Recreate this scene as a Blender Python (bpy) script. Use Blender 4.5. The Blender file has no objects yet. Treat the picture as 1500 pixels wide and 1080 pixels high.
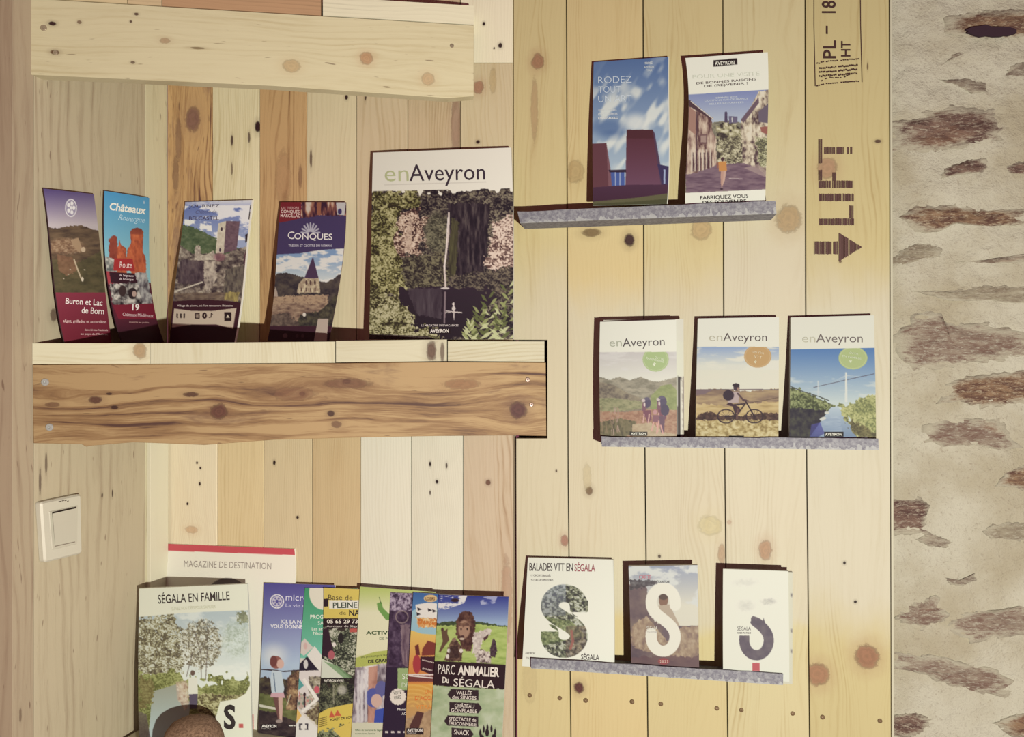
import bpy, bmesh, math, random
import numpy as np
from mathutils import Vector
random.seed(4)
SC = bpy.context.scene
COL = SC.collection
# ------------------------------------------------------------------ camera, light, exposure
F = 1150.0                       # focal length in pixels of the 1500x1080 frame
ZC = 1.45                        # eye height above the floor of the room
cd = bpy.data.cameras.new('camera'); cam = bpy.data.objects.new('camera', cd); COL.objects.link(cam)
cd.sensor_fit = 'HORIZONTAL'; cd.sensor_width = 36.0; cd.lens = F / 1500 * 36.0; cd.clip_start = 0.01
cam.location = (0, 0, ZC); cam.rotation_euler = (math.pi / 2, 0, 0)
SC.camera = cam
w = bpy.data.worlds.new('room_air'); SC.world = w; w.use_nodes = True
AMB = (0.180, 0.050, 0.075)
bg = w.node_tree.nodes['Background']; bg.inputs[0].default_value = (*AMB, 1); bg.inputs[1].default_value = 1.0
LP = np.array([0.30, -0.22, ZC - 0.25])
TINT = np.array([1.0, 0.955, 0.80])
PW = 126.0
ld = bpy.data.lights.new('lamp', 'POINT'); ld.energy = PW; ld.shadow_soft_size = 0.012; ld.color = tuple(TINT)
lamp = bpy.data.objects.new('lamp', ld); COL.objects.link(lamp); lamp.location = tuple(LP)
vs = SC.view_settings
vs.view_transform = 'Standard'; vs.look = 'None'; vs.exposure = 0.0; vs.gamma = 1.0; vs.use_curve_mapping = False

# ------------------------------------------------------------------ planes of the room
class Plane:
    """vertical plane given by two viewing directions (columns) and their distances"""
    def __init__(s, u0, y0, u1, y1):
        p0 = np.array([(u0 - 750) / F * y0, y0]); p1 = np.array([(u1 - 750) / F * y1, y1])
        t = (p1 - p0) / np.linalg.norm(p1 - p0)
        s.p0, s.t = p0, t
        s.n = np.array([t[1], -t[0]])          # towards the room
        if np.dot(s.n, -p0) < 0: s.n = -s.n
        s.n3 = np.array([s.n[0], s.n[1], 0.0])
    def at(s, u, v, off=0.0):
        u = np.asarray(u, float); v = np.asarray(v, float)
        dx = (u - 750) / F
        y = (np.dot(s.p0, s.n) + off) / (dx * s.n[0] + s.n[1])
        return np.stack([dx * y, y, ZC + (540 - v) / F * y], -1)
    def local(s, P):
        return (P[..., 0] - s.p0[0]) * s.t[0] + (P[..., 1] - s.p0[1]) * s.t[1], P[..., 2]

yL = lambda u: 1.07 * 1023.0 / (1070 - u)
yF = lambda u: 1.07 * 9703.0 / (9750 - u)
L = Plane(0, yL(0), 245, yL(245))           # side wall
B = Plane(245, 1.327, 752, 1.166)           # back of the alcove
FR = Plane(47, yF(47), 800, yF(800))        # front of the shelves
R = Plane(752, 1.165, 1305, 1.0797)         # right-hand panel

BOUNCE = {id(L): np.array([1.06, 1.15, 1.12]), id(B): np.array([1.13, 1.22, 1.20]), id(FR): np.array([1.10, 1.14, 1.14])}      # light the alcove throws back on itself
def lin(c):
    c = np.asarray(c, float) / 255.0
    return np.where(c <= 0.04045, c / 12.92, ((c + 0.055) / 1.055) ** 2.4)
def srgb(l):
    l = np.clip(l, 0, 1)
    return np.where(l <= 0.0031308, l * 12.92, 1.055 * l ** (1 / 2.4) - 0.055)
def light_at(pl, u, v, off=0.0):
    P = pl.at(u, v, off); d = LP - P; r2 = float(np.dot(d, d))
    c = max(0.15, float(np.dot(d, pl.n3)) / math.sqrt(r2))
    return PW / (4 * math.pi ** 2 * r2) * c * TINT * (BOUNCE.get(id(pl), 1.10)) + np.array(AMB) * 0.9
def alb(c, pl=None, u=900, v=540, off=0.0):
    """reflectance of a surface whose colour in the photograph is c and that stands at (u, v)"""
    pl = pl or R
    return cap(lin(c) / light_at(pl, u, v, off))
def soften(c, k):
    c = np.asarray(c, float); g = (c * [.3, .59, .11]).sum(-1, keepdims=True) * np.array([1.03, 1.0, .93]); return c * (1 - k) + g * k
def cap(a, top=0.84):
    a = np.maximum(np.asarray(a, float), 0.004); return a * np.minimum(1.0, top / a.max(-1, keepdims=True))

# ------------------------------------------------------------------ materials
def newmat(name, rough=0.6, spec=0.3, metal=0.0):
    m = bpy.data.materials.new(name); m.use_nodes = True
    b = m.node_tree.nodes['Principled BSDF']
    b.inputs['Roughness'].default_value = rough; b.inputs['Metallic'].default_value = metal
    b.inputs['Specular IOR Level'].default_value = spec
    return m, m.node_tree, b
class NT:
    def __init__(s, nt): s.nt = nt
    def m(s, op, a, b=None, c=None, clamp=False):
        n = s.nt.nodes.new('ShaderNodeMath'); n.operation = op; n.use_clamp = clamp
        for i, x in enumerate((a, b, c)):
            if x is None: continue
            if isinstance(x, (int, float)): n.inputs[i].default_value = x
            else: s.nt.links.new(x, n.inputs[i])
        return n.outputs[0]
    def xyz(s, x, y, z=0.0):
        n = s.nt.nodes.new('ShaderNodeCombineXYZ')
        for i, q in enumerate((x, y, z)):
            if isinstance(q, (int, float)): n.inputs[i].default_value = q
            else: s.nt.links.new(q, n.inputs[i])
        return n.outputs[0]
    def noise(s, vec, scale=1.0, detail=3.0, rough=0.55):
        n = s.nt.nodes.new('ShaderNodeTexNoise'); n.inputs['Scale'].default_value = scale
        n.inputs['Detail'].default_value = detail; n.inputs['Roughness'].default_value = rough
        s.nt.links.new(vec, n.inputs['Vector']); return n.outputs['Fac']
    def mix(s, f, a, b):
        n = s.nt.nodes.new('ShaderNodeMix'); n.data_type = 'RGBA'
        for i, x in ((0, f), (6, a), (7, b)):
            if isinstance(x, (int, float)): n.inputs[i].default_value = x
            elif isinstance(x, (tuple, list, np.ndarray)): n.inputs[i].default_value = (*[float(q) for q in x[:3]], 1)
            else: s.nt.links.new(x, n.inputs[i])
        return n.outputs[2]
    def step(s, x, lo, hi):
        n = s.nt.nodes.new('ShaderNodeMapRange'); n.interpolation_type = 'SMOOTHSTEP'
        s.nt.links.new(x, n.inputs[0]); n.inputs[1].default_value = lo; n.inputs[2].default_value = hi
        return n.outputs[0]
    def bump(s, h, b, strength=0.3, dist=0.001):
        n = s.nt.nodes.new('ShaderNodeBump'); n.inputs['Strength'].default_value = strength
        n.inputs['Distance'].default_value = dist
        s.nt.links.new(h, n.inputs['Height']); s.nt.links.new(n.outputs[0], b.inputs['Normal'])

def wood(name, pl, u, v, light, mid, dark, knots=(), horiz=False, seed=0.0, ring=120.0, cont=1.0, flecks=0.0, stain=None, wavy=1.0, blotch=0.5, off=0.0, honey=None, soft=.20):
    """planed softwood: grain that flows round the knots; UV carries metres along and up the plane"""
    m, nt, b = newmat(name, 0.62, 0.25); q = NT(nt)
    uv = nt.nodes.new('ShaderNodeUVMap'); uv.uv_map = 'UVMap'; sp = nt.nodes.new('ShaderNodeSeparateXYZ'); nt.links.new(uv.outputs[0], sp.inputs[0])
    X, Y = sp.outputs[0], sp.outputs[1]
    cont *= 1.35
    cl, cm, cdk = [alb(soften(c, soft), pl, u, v, off) for c in (light, mid, dark)]
    kn = []
    Xw = Y if horiz else X; Yw = X if horiz else Y
    GX = Xw
    for (ku, kv, ru, rv, kc, ks) in knots:
        P = pl.at(ku, kv, off); a, z = pl.local(P); sc = P[1] / F
        dx = q.m('SUBTRACT', X, float(a)); dy = q.m('SUBTRACT', Y, float(z))
        nx = q.m('DIVIDE', dx, ru * sc); ny = q.m('DIVIDE', dy, rv * sc)
        r2 = q.m('ADD', q.m('MULTIPLY', nx, nx), q.m('MULTIPLY', ny, ny))
        if horiz: el = q.m('ADD', q.m('MULTIPLY', q.m('MULTIPLY', nx, nx), 0.22), q.m('MULTIPLY', q.m('MULTIPLY', ny, ny), 0.9))
        else: el = q.m('ADD', q.m('MULTIPLY', q.m('MULTIPLY', nx, nx), 0.9), q.m('MULTIPLY', q.m('MULTIPLY', ny, ny), 0.22))
        wgt = q.m('EXPONENT', q.m('MULTIPLY', el, -0.35))
        GX = q.m('SUBTRACT', GX, q.m('MULTIPLY', q.m('MULTIPLY', dy if horiz else dx, wgt), 0.8))
        kn.append((r2, wgt, kc, ks))
    lowv = q.xyz(q.m('MULTIPLY', GX, 7.0), q.m('MULTIPLY', Yw, 1.6), seed)
    n0 = q.noise(lowv, 1.0, 2.0)
    n1 = q.noise(q.xyz(q.m('MULTIPLY', GX, 26.0), q.m('MULTIPLY', Yw, 7.0), seed + 1), 1.0, 3.0)
    G = q.m('ADD', GX, q.m('MULTIPLY', q.m('SUBTRACT', n0, 0.5), 0.085 * wavy))
    G = q.m('ADD', G, q.m('MULTIPLY', q.m('SUBTRACT', n1, 0.5), 0.010 * wavy))
    band = q.m('MULTIPLY_ADD', q.m('SINE', q.m('MULTIPLY', G, ring * 1.7 * 6.283)), 0.5, 0.5)
    band = q.m('POWER', band, 2.2)
    mod = q.noise(q.xyz(q.m('MULTIPLY', G, 30.0), q.m('MULTIPLY', Yw, 2.0), seed + 5), 1.0, 1.0)
    fine = q.noise(q.xyz(q.m('MULTIPLY', G, 330.0), q.m('MULTIPLY', Yw, 14.0), seed + 9), 1.0, 4.0, 0.7)
    med = q.noise(q.xyz(q.m('MULTIPLY', G, 60.0), q.m('MULTIPLY', Yw, 4.5), seed + 13), 1.0, 5.0, 0.62)
    blo = q.noise(q.xyz(q.m('MULTIPLY', Xw, 14.0), q.m('MULTIPLY', Yw, 4.0), seed + 21), 1.0, 3.0)
    f = q.m('ADD', q.m('MULTIPLY', q.m('MULTIPLY', band, q.step(mod, .38, .68)), 0.42 * cont), q.m('MULTIPLY', q.m('SUBTRACT', fine, 0.5), 0.95 * cont))
    f = q.m('ADD', f, q.m('MULTIPLY', q.m('SUBTRACT', med, 0.5), 0.9 * cont))
    f = q.m('ADD', f, q.m('MULTIPLY', q.m('SUBTRACT', blo, 0.42), blotch * 1.6), clamp=True)
    c1 = q.mix(q.step(f, 0.0, 0.55), cl, cm); c1 = q.mix(q.step(f, 0.45, 1.0), c1, cdk)
    if honey:      # boards faded to a paler tone in the middle of their height
        hn = q.m('MULTIPLY', q.m('SUBTRACT', q.noise(q.xyz(q.m('MULTIPLY', X, 16.0), q.m('MULTIPLY', Y, 8.0), seed + 2), 1.0, 3.0), .5), .09)
        Yn = q.m('ADD', Y, hn); zz = lambda v_: float(pl.at(u, v_, off)[2]); hc, va, vb_, vc_, vd = honey
        hm = q.m('MAXIMUM', q.step(Yn, zz(vb_), zz(va)), q.m('SUBTRACT', 1.0, q.step(Yn, zz(vd), zz(vc_))))
        c1 = q.mix(q.m('MULTIPLY', hm, .85), c1, q.mix(q.step(f, .05, .9), alb(hc, pl, u, v, off), alb(np.array(hc) * [.86, .80, .70], pl, u, v, off)))
    if stain:
        sn = q.noise(q.xyz(q.m('MULTIPLY', G, 22.0), q.m('MULTIPLY', Yw, 5.0), seed + 40), 1.0, 5.0, 0.65)
        c1 = q.mix(q.m('MULTIPLY', q.step(sn, stain[1], stain[1] + 0.16), 0.85), c1, alb(stain[0], pl, u, v, off))
    if flecks > 0:
        fn = q.noise(q.xyz(q.m('MULTIPLY', G, 260.0), q.m('MULTIPLY', Yw, 34.0), seed + 60), 1.0, 1.0)
        c1 = q.mix(q.m('MULTIPLY', q.step(fn, 0.72 - 0.06 * flecks, 0.80 - 0.06 * flecks), 0.6), c1, alb((95, 65, 50), pl, u, v, off))
    for (r2, wgt, kc, ks) in kn:
        ka = alb(kc, pl, u, v, off)
        edge = q.noise(q.xyz(q.m('MULTIPLY', X, 130.0), q.m('MULTIPLY', Y, 130.0), seed + 3), 1.0, 4.0, 0.7)
        r = q.m('ADD', q.m('SQRT', r2), q.m('MULTIPLY', q.m('SUBTRACT', edge, 0.5), 1.0))
        halo = q.m('SUBTRACT', 1.0, q.step(r, 0.7, 2.6))
        c1 = q.mix(q.m('MULTIPLY', halo, 0.26 * ks), c1, ka)
        core = q.m('SUBTRACT', 1.0, q.step(r, 0.70, 1.15))
        rg = q.m('MULTIPLY', edge, q.m('MULTIPLY_ADD', q.m('SINE', q.m('MULTIPLY', r, 13.0)), 0.35, 0.5))
        kcol = q.mix(rg, ka, ka * 0.45)
        c1 = q.mix(q.m('MULTIPLY', core, ks * (.80 if sum(kc) > 330 else 1.0)), c1, kcol)
        rim = q.m('MULTIPLY', q.step(r, 0.72, 0.95), q.m('SUBTRACT', 1.0, q.step(r, 0.98, 1.2)))
        c1 = q.mix(q.m('MULTIPLY', q.m('MULTIPLY', rim, edge), 0.8 * ks), c1, ka * 0.3)
    nt.links.new(c1, b.inputs['Base Color'])
    q.bump(q.m('ADD', q.m('MULTIPLY', fine, 0.6), q.m('MULTIPLY', band, 0.4)), b, 0.22, 0.0008)
    return m

def plain(name, a, rough=0.6, spec=0.3, metal=0.0, nscale=200.0, namt=0.12, bump=0.0):
    m, nt, b = newmat(name, rough, spec, metal); q = NT(nt)
    tc = nt.nodes.new('ShaderNodeTexCoord')
    n = q.noise(tc.outputs['Object'], nscale, 3.0)
    c = q.mix(n, np.asarray(a) * (1 - namt), np.clip(np.asarray(a) * (1 + namt), 0, 1))
    nt.links.new(c, b.inputs['Base Color'])
    if bump: q.bump(n, b, bump, 0.001)
    return m

# ------------------------------------------------------------------ objects
def props(o, label=None, cat=None, group=None, kind=None):
    for k, x in (('label', label), ('category', cat), ('group', group), ('kind', kind)):
        if x: o[k] = x
    return o
def empty(name, loc, **kw):
    o = bpy.data.objects.new(name, None); COL.objects.link(o); o.location = tuple(loc); o.empty_display_size = 0.02
    return props(o, **kw)
def world_of(o):
    p = Vector((0, 0, 0))
    while o is not None: p += o.location; o = o.parent
    return p
def mk(name, verts, faces, mat, parent=None, uvs=None, smooth=False, **kw):
    """one mesh object; origin at the bottom middle of its own box"""
    V = np.asarray(verts, float).reshape(-1, 3)
    org = np.array([(V[:, 0].min() + V[:, 0].max()) / 2, (V[:, 1].min() + V[:, 1].max()) / 2, V[:, 2].min()])
    me = bpy.data.meshes.new(name)
    me.from_pydata([tuple(p) for p in (V - org)], [], [tuple(int(i) for i in f) for f in faces])
    if uvs is not None:
        ul = me.uv_layers.new(name='UVMap'); U = np.asarray(uvs, float)
        li = np.empty(len(me.loops), np.int32); me.loops.foreach_get('vertex_index', li)
        ul.data.foreach_set('uv', U[li].ravel())
    if smooth: me.polygons.foreach_set('use_smooth', [True] * len(me.polygons))
    me.materials.append(mat); me.validate()
    o = bpy.data.objects.new(name, me); COL.objects.link(o)
    if parent is not None:
        o.parent = parent; o.location = Vector(org) - world_of(parent)
    else: o.location = Vector(org)
    return props(o, **kw)
def prism(name, pl, poly, off, thick, mat, parent=None, bev=0.0007, **kw):
    """solid board: outline given as seen in the photograph, on plane pl, raised by off, thick deep"""
    poly = np.array(poly, float)
    Fp = pl.at(poly[:, 0], poly[:, 1], off); n3 = pl.n3; N = len(Fp)
    # orientation
    a, z = pl.local(Fp); ar = np.sum(a * np.roll(z, -1) - np.roll(a, -1) * z)
    if ar < 0: Fp = Fp[::-1]
    a, z = pl.local(Fp)
    # shrink the very front by a tiny bevel
    if bev > 0:
        e = np.stack([a, z], 1); prv = np.roll(e, 1, 0); nxt = np.roll(e, -1, 0)
        d1 = e - prv; d2 = nxt - e
        n1 = np.stack([-d1[:, 1], d1[:, 0]], 1); n1 /= np.linalg.norm(n1, axis=1)[:, None] + 1e-9
        n2 = np.stack([-d2[:, 1], d2[:, 0]], 1); n2 /= np.linalg.norm(n2, axis=1)[:, None] + 1e-9
        inn = (n1 + n2); inn /= np.maximum(np.linalg.norm(inn, axis=1)[:, None], 1e-6)
        e2 = e + inn * bev
        t3 = np.array([pl.t[0], pl.t[1], 0.0])
        F2 = Fp + (e2[:, :1] - e[:, :1]) * t3 + (e2[:, 1:] - e[:, 1:]) * np.array([0, 0, 1.0])
        V = np.concatenate([F2, Fp - n3 * bev, Fp - n3 * thick])
        uv = np.concatenate([e2, e, e + [thick, 0]])
        layers = 3
    else:
        V = np.concatenate([Fp, Fp - n3 * thick]); e = np.stack([a, z], 1); uv = np.concatenate([e, e + [thick, 0]]); layers = 2
    # facing: is (a right, z up) counter-clockwise seen from the room?
    t3 = np.array([pl.t[0], pl.t[1], 0.0]); flip = np.dot(np.cross(t3, [0, 0, 1.0]), n3) < 0
    faces = [list(range(N)), list(range((layers - 1) * N, layers * N))[::-1]]
    for l in range(layers - 1):
        for i in range(N):
            j = (i + 1) % N; faces.append([l * N + i, (l + 1) * N + i, (l + 1) * N + j, l * N + j])
    if flip: faces = [f[::-1] for f in faces]
    return mk(name, V, faces, mat, parent, uv, **kw)

# text ---------------------------------------------------------------
def text_geo(s, bold=0.0):
    cu = bpy.data.curves.new('lettering', 'FONT'); cu.body = s; cu.size = 1.0; cu.offset = bold; cu.resolution_u = 3
    ob = bpy.data.objects.new('lettering', cu)
    me = ob.to_mesh()
    V = np.empty(len(me.vertices) * 3); me.vertices.foreach_get('co', V); V = V.reshape(-1, 3)
    Fc = [tuple(p.vertices) for p in me.polygons]
    ob.to_mesh_clear(); bpy.data.objects.remove(ob); bpy.data.curves.remove(cu)
    return V[:, :2], Fc
_cap = text_geo('H')[0]; CAP = _cap[:, 1].max() - _cap[:, 1].min()
_flat = {}
def flat(rgb, rough=0.5):
    k = tuple(round(float(x), 3) for x in rgb) + (rough,)
    if k not in _flat: _flat[k] = plain('ink_%d' % len(_flat), rgb, rough, 0.3, 0.0, 300.0, 0.06)
    return _flat[k]

# ------------------------------------------------------------------ printed covers
def _hash(ix, iy, seed):
    h = (ix.astype(np.int64) * 374761393 + iy.astype(np.int64) * 668265263 + int(seed) * 982451653) & 0xffffffff
    h = ((h ^ (h >> 13)) * 1274126177) & 0xffffffff
    return ((h ^ (h >> 16)) & 0xffff) / 65535.0
def vnoise(x, y, seed=0):
    ix = np.floor(x); iy = np.floor(y); fx = x - ix; fy = y - iy
    fx = fx * fx * (3 - 2 * fx); fy = fy * fy * (3 - 2 * fy)
    a = _hash(ix, iy, seed); b_ = _hash(ix + 1, iy, seed); c = _hash(ix, iy + 1, seed); d = _hash(ix + 1, iy + 1, seed)
    return (a * (1 - fx) + b_ * fx) * (1 - fy) + (c * (1 - fx) + d * fx) * fy
def smooth(x, a, b_):
    t = np.clip((x - a) / (b_ - a + 1e-9), 0, 1); return t * t * (3 - 2 * t)

class Cover:
    """a leaflet's front: its outline, lean and curl, and what is printed on it (authored in the
    frame of a photograph crop: scale, x0, y0)"""
    def __init__(s, pl, left, right, offs, view, base, k=1.25):
        s.pl = pl
        def fit(p):
            p = np.array(p, float); t = (p[:, 1] - p[0, 1]) / (p[-1, 1] - p[0, 1])
            return np.polyfit(t, p[:, 0], min(3, len(p) - 1)), p[0, 1], p[-1, 1]
        s.l, s.r = fit(left), fit(right)
        s.offs = offs
        W = abs(np.mean([q[0] for q in right]) - np.mean([q[0] for q in left])); H = left[-1][1] - left[0][1]
        s.nx = int(W * k) + 2; s.ny = int(H * k) + 2
        s.view(*view)
        S, T = np.meshgrid((np.arange(s.nx * 2) + .5) / (s.nx * 2), (np.arange(s.ny * 2) + .5) / (s.ny * 2))
        s.U, s.V = s.fwd(S, T); s.S, s.T = S, T
        s.img = np.empty(S.shape + (3,)); s.img[:] = np.array(base, float)
        s.view(*view)
        s.letters = []; s.clip = 1.0
    def view(s, sc, ox, oy):
        s.sc, s.ox, s.oy = sc, ox, oy
        if hasattr(s, 'U'): s.X = (s.U - ox) * sc; s.Y = (s.V - oy) * sc
    def fwd(s, S, T):
        ul = np.polyval(s.l[0], T); ur = np.polyval(s.r[0], T)
        vl = s.l[1] + (s.l[2] - s.l[1]) * T; vr = s.r[1] + (s.r[2] - s.r[1]) * T
        return ul + (ur - ul) * S, vl + (vr - vl) * S
    def inv(s, u, v):
        S = np.full_like(u, .5)
        for _ in range(5):
            v0 = s.l[1] + (s.r[1] - s.l[1]) * S; v1 = s.l[2] + (s.r[2] - s.l[2]) * S
            T = (v - v0) / (v1 - v0)
            ul = np.polyval(s.l[0], T); ur = np.polyval(s.r[0], T); S = (u - ul) / (ur - ul)
        return S, T
    def p3(s, S, T, d=0.0):
        u, v = s.fwd(S, T); o = s.offs
        off = o[0] + (o[1] - o[0]) * T + (o[2] if len(o) > 2 else 0) * 4 * T * (1 - T) + (o[3] if len(o) > 3 else 0) * 4 * S * (1 - S)
        return s.pl.at(u, v, off + d)
    # ---- painting
    def poly(s, pts, inside=True):
        m = np.zeros(s.X.shape, bool); X, Y = s.X, s.Y; n = len(pts)
        for i in range(n):
            (x0, y0), (x1, y1) = pts[i], pts[(i + 1) % n]
            if y0 == y1: continue
            c = ((Y >= min(y0, y1)) & (Y < max(y0, y1)))
            m ^= c & (X < x0 + (Y - y0) * (x1 - x0) / (y1 - y0))
        return m.astype(float)
    def rect(s, x0, y0, x1, y1): return ((s.X >= x0) & (s.X < x1) & (s.Y >= y0) & (s.Y < y1)).astype(float)
    def ell(s, cx, cy, rx, ry, soft=0.0):
        r = np.sqrt(((s.X - cx) / rx) ** 2 + ((s.Y - cy) / ry) ** 2)
        return (r < 1).astype(float) if soft <= 0 else 1 - smooth(r, 1 - soft, 1 + soft)
    def seg(s, x0, y0, x1, y1, wd):
        dx, dy = x1 - x0, y1 - y0; t = np.clip(((s.X - x0) * dx + (s.Y - y0) * dy) / (dx * dx + dy * dy + 1e-9), 0, 1)
        return (np.hypot(s.X - x0 - t * dx, s.Y - y0 - t * dy) < wd / 2).astype(float)
    def path(s, pts, wd):
        m = np.zeros(s.X.shape)
        for a, c in zip(pts[:-1], pts[1:]): m = np.maximum(m, s.seg(*a, *c, wd))
        return m
    def below(s, pts):
        p = np.array(pts, float); return (s.Y > np.interp(s.X, p[:, 0], p[:, 1])).astype(float)
    def noise(s, fx, fy=None, seed=0, octv=4):
        """fx, fy: feature size in crop pixels"""
        fy = fy or fx; o = np.zeros(s.X.shape); a = 1.0; tot = 0
        for i in range(octv):
            o += a * vnoise(s.X / fx * 2 ** i + 17 * i, s.Y / fy * 2 ** i + 31 * i, seed + i); tot += a; a *= 0.6
        o /= tot
        return np.clip((o - 0.5) * 1.7 + 0.5, 0, 1)
    def rough(s, m, amp, f=9.0, seed=3):
        k = s.nx * 2 / max(1.0, float(s.X[0].max() - s.X[0].min())); a = amp * k
        n1 = vnoise(s.X / f, s.Y / f, seed) + .5 * vnoise(s.X / f * 2.3, s.Y / f * 2.3, seed + 5) - .75
        n2 = vnoise(s.X / f, s.Y / f, seed + 9) + .5 * vnoise(s.X / f * 2.3, s.Y / f * 2.3, seed + 13) - .75
        H, W_ = m.shape; iy, ix = np.indices(m.shape)
        return m[np.clip((iy + n1 * a * 2).astype(int), 0, H - 1), np.clip((ix + n2 * a * 2).astype(int), 0, W_ - 1)]
    def put(s, m, c, al=1.0):
        c = np.asarray(c, float); a = (m * al)[..., None]; s.img = s.img * (1 - a) + c * a
    def grad(s, m, c0, c1, y0, y1, al=1.0):
        t = np.clip((s.Y - y0) / (y1 - y0), 0, 1)[..., None]; s.put(m, np.array(c0) * (1 - t) + np.array(c1) * t, al)
    def tex(s, m, cols, fx, fy=None, seed=0, octv=4, al=1.0, contrast=1.0, rg=5):
        if rg and m.mean() < .9: m = s.rough(m, rg, 9, seed) * s.clip
        n = np.clip((s.noise(fx, fy, seed, octv) - .5) * contrast + .5, 0, 0.9999) * (len(cols) - 1)
        i = n.astype(int); f = (n - i)[..., None]; C = np.array(cols, float)
        s.put(m, C[i] * (1 - f) + C[np.minimum(i + 1, len(cols) - 1)] * f, al)
    def clouds(s, m, c, fx, fy, seed, lo=.5, hi=.75, al=1.0): s.put(m * smooth(s.noise(fx, fy, seed, 5), lo, hi), c, al)
    def text(s, body, x, y, h, wd=None, col=(240, 235, 215), rot=0.0, bold=0.0, anchor='l', shear=0.0):
        s.letters.append((body, x, y, h, wd, col, rot, bold, anchor, shear, s.sc, s.ox, s.oy))
        return s

def place_text(body, x, y, h, wd, rot, bold, anchor, shear):
    G, Fc = text_geo(body, bold); G = G.copy()
    if len(G) == 0: return None, None
    x0, x1 = G[:, 0].min(), G[:, 0].max(); sy = h / CAP; sx = sy if wd is None else wd / max(x1 - x0, 1e-6)
    G[:, 0] = (G[:, 0] - x0) * sx; G[:, 1] *= sy; ww = (x1 - x0) * sx
    G[:, 0] += shear * G[:, 1]
    G[:, 0] -= {'l': 0, 'c': ww / 2, 'r': ww}[anchor]
    r = math.radians(rot); cx, sn = math.cos(r), math.sin(r)
    return np.stack([x + G[:, 0] * cx + G[:, 1] * sn, y + G[:, 0] * sn - G[:, 1] * cx], 1), Fc

def build_cover(c, root, thick, page_alb, ref, part='front_cover', seg=(5, 14), pages=True, glare=0.55):
    u, v, off = ref
    ill = light_at(c.pl, u, v, off)
    nx, ny = c.nx, c.ny
    S, T = np.meshgrid(np.linspace(0, 1, nx), np.linspace(0, 1, ny))
    P = c.p3(S, T).reshape(-1, 3)
    img = c.img.reshape(ny, 2, nx, 2, 3).mean((1, 3))
    A = cap(lin(np.clip(soften(img, .13), 0, 255)) / ill)
    org = np.array([P[:, 0].mean(), P[:, 1].mean(), P[:, 2].min()])
    me = bpy.data.meshes.new(part)
    idx = np.arange(nx * ny).reshape(ny, nx)
    Q = np.stack([idx[:-1, :-1], idx[1:, :-1], idx[1:, 1:], idx[:-1, 1:]], -1).reshape(-1, 4)
    a = P[Q[0, 0]]; nn = np.cross(P[Q[0, 1]] - a, P[Q[0, 3]] - a)
    if np.dot(nn, c.pl.n3) < 0: Q = Q[:, ::-1]
    me.vertices.add(nx * ny); me.vertices.foreach_set('co', (P - org).ravel())
    me.loops.add(Q.size); me.loops.foreach_set('vertex_index', np.ascontiguousarray(Q).ravel().astype(np.int32))
    me.polygons.add(len(Q)); me.polygons.foreach_set('loop_start', np.arange(0, Q.size, 4, dtype=np.int32))
    me.update(calc_edges=True)
    me.polygons.foreach_set('use_smooth', np.ones(len(Q), bool))
    ca = me.color_attributes.new('print', 'BYTE_COLOR', 'POINT')
    ca.data.foreach_set('color', np.concatenate([A.reshape(-1, 3), np.ones((nx * ny, 1))], 1).ravel())
    m, nt, b = newmat('printed_cover', glare, 0.22)
    at = nt.nodes.new('ShaderNodeAttribute'); at.attribute_name = 'print'; nt.links.new(at.outputs['Color'], b.inputs['Base Color'])
    me.materials.append(m)
    o = bpy.data.objects.new(part, me); COL.objects.link(o); o.parent = root; o.location = Vector(org) - world_of(root)
    if pages:
        gx, gy = seg; S, T = np.meshgrid(np.linspace(0, 1, gx + 1), np.linspace(0, 1, gy + 1))
        P0 = c.p3(S, T, -0.0005).reshape(-1, 3); P1 = P0 - c.pl.n3 * thick
        n = len(P0); id0 = np.arange(n).reshape(gy + 1, gx + 1); fs = []
        for j in range(gy):
            for i in range(gx):
                q_ = [id0[j, i], id0[j + 1, i], id0[j + 1, i + 1], id0[j, i + 1]]
                fs.append(q_); fs.append([k_ + n for k_ in q_[::-1]])
        ring = [id0[0, i] for i in range(gx)] + [id0[j, gx] for j in range(gy)] + [id0[gy, i] for i in range(gx, 0, -1)] + [id0[j, 0] for j in range(gy, 0, -1)]
        for k_ in range(len(ring)):
            p, r_ = ring[k_], ring[(k_ + 1) % len(ring)]; fs.append([p, r_, r_ + n, p + n])
        mk('pages', np.concatenate([P0, P1]), fs, flat(page_alb), root)
    for (body, x, y, h, wd, col, rot, bold, anchor, shear, sc, ox, oy) in c.letters:
        G, Fc = place_text(body, x, y, h, wd, rot, bold, anchor, shear)
        if G is None: continue
        S, T = c.inv(G[:, 0] / sc + ox, G[:, 1] / sc + oy)
        mk('lettering', c.p3(S, T, 0.0005), Fc, flat(cap(lin(col) / ill)), root)
    return o
WHITE = (238, 234, 212)
def leaflet(name, c, thick, label, cat, ref_off, group=None, page=None, glare=0.55, pages=True):
    bl = c.p3(np.array([0.0, 1.0]), np.array([1.0, 1.0])).mean(0)
    root = empty(name, bl, label=label, cat=cat, group=group)
    u, v = c.fwd(np.array(.5), np.array(.5)); ref = (float(u), float(v), ref_off)
    build_cover(c, root, thick, cap(lin(page or WHITE) / light_at(c.pl, *ref)), ref, pages=pages, glare=glare)
    return root
# ================================================================== ROOM
def structure(name, pl, u, v=1200):
    P = pl.at(u, v); return empty(name, (P[0], P[1], ZC - 0.8), kind='structure')
DARK = flat(lin((46, 26, 24)), 0.8)

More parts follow.
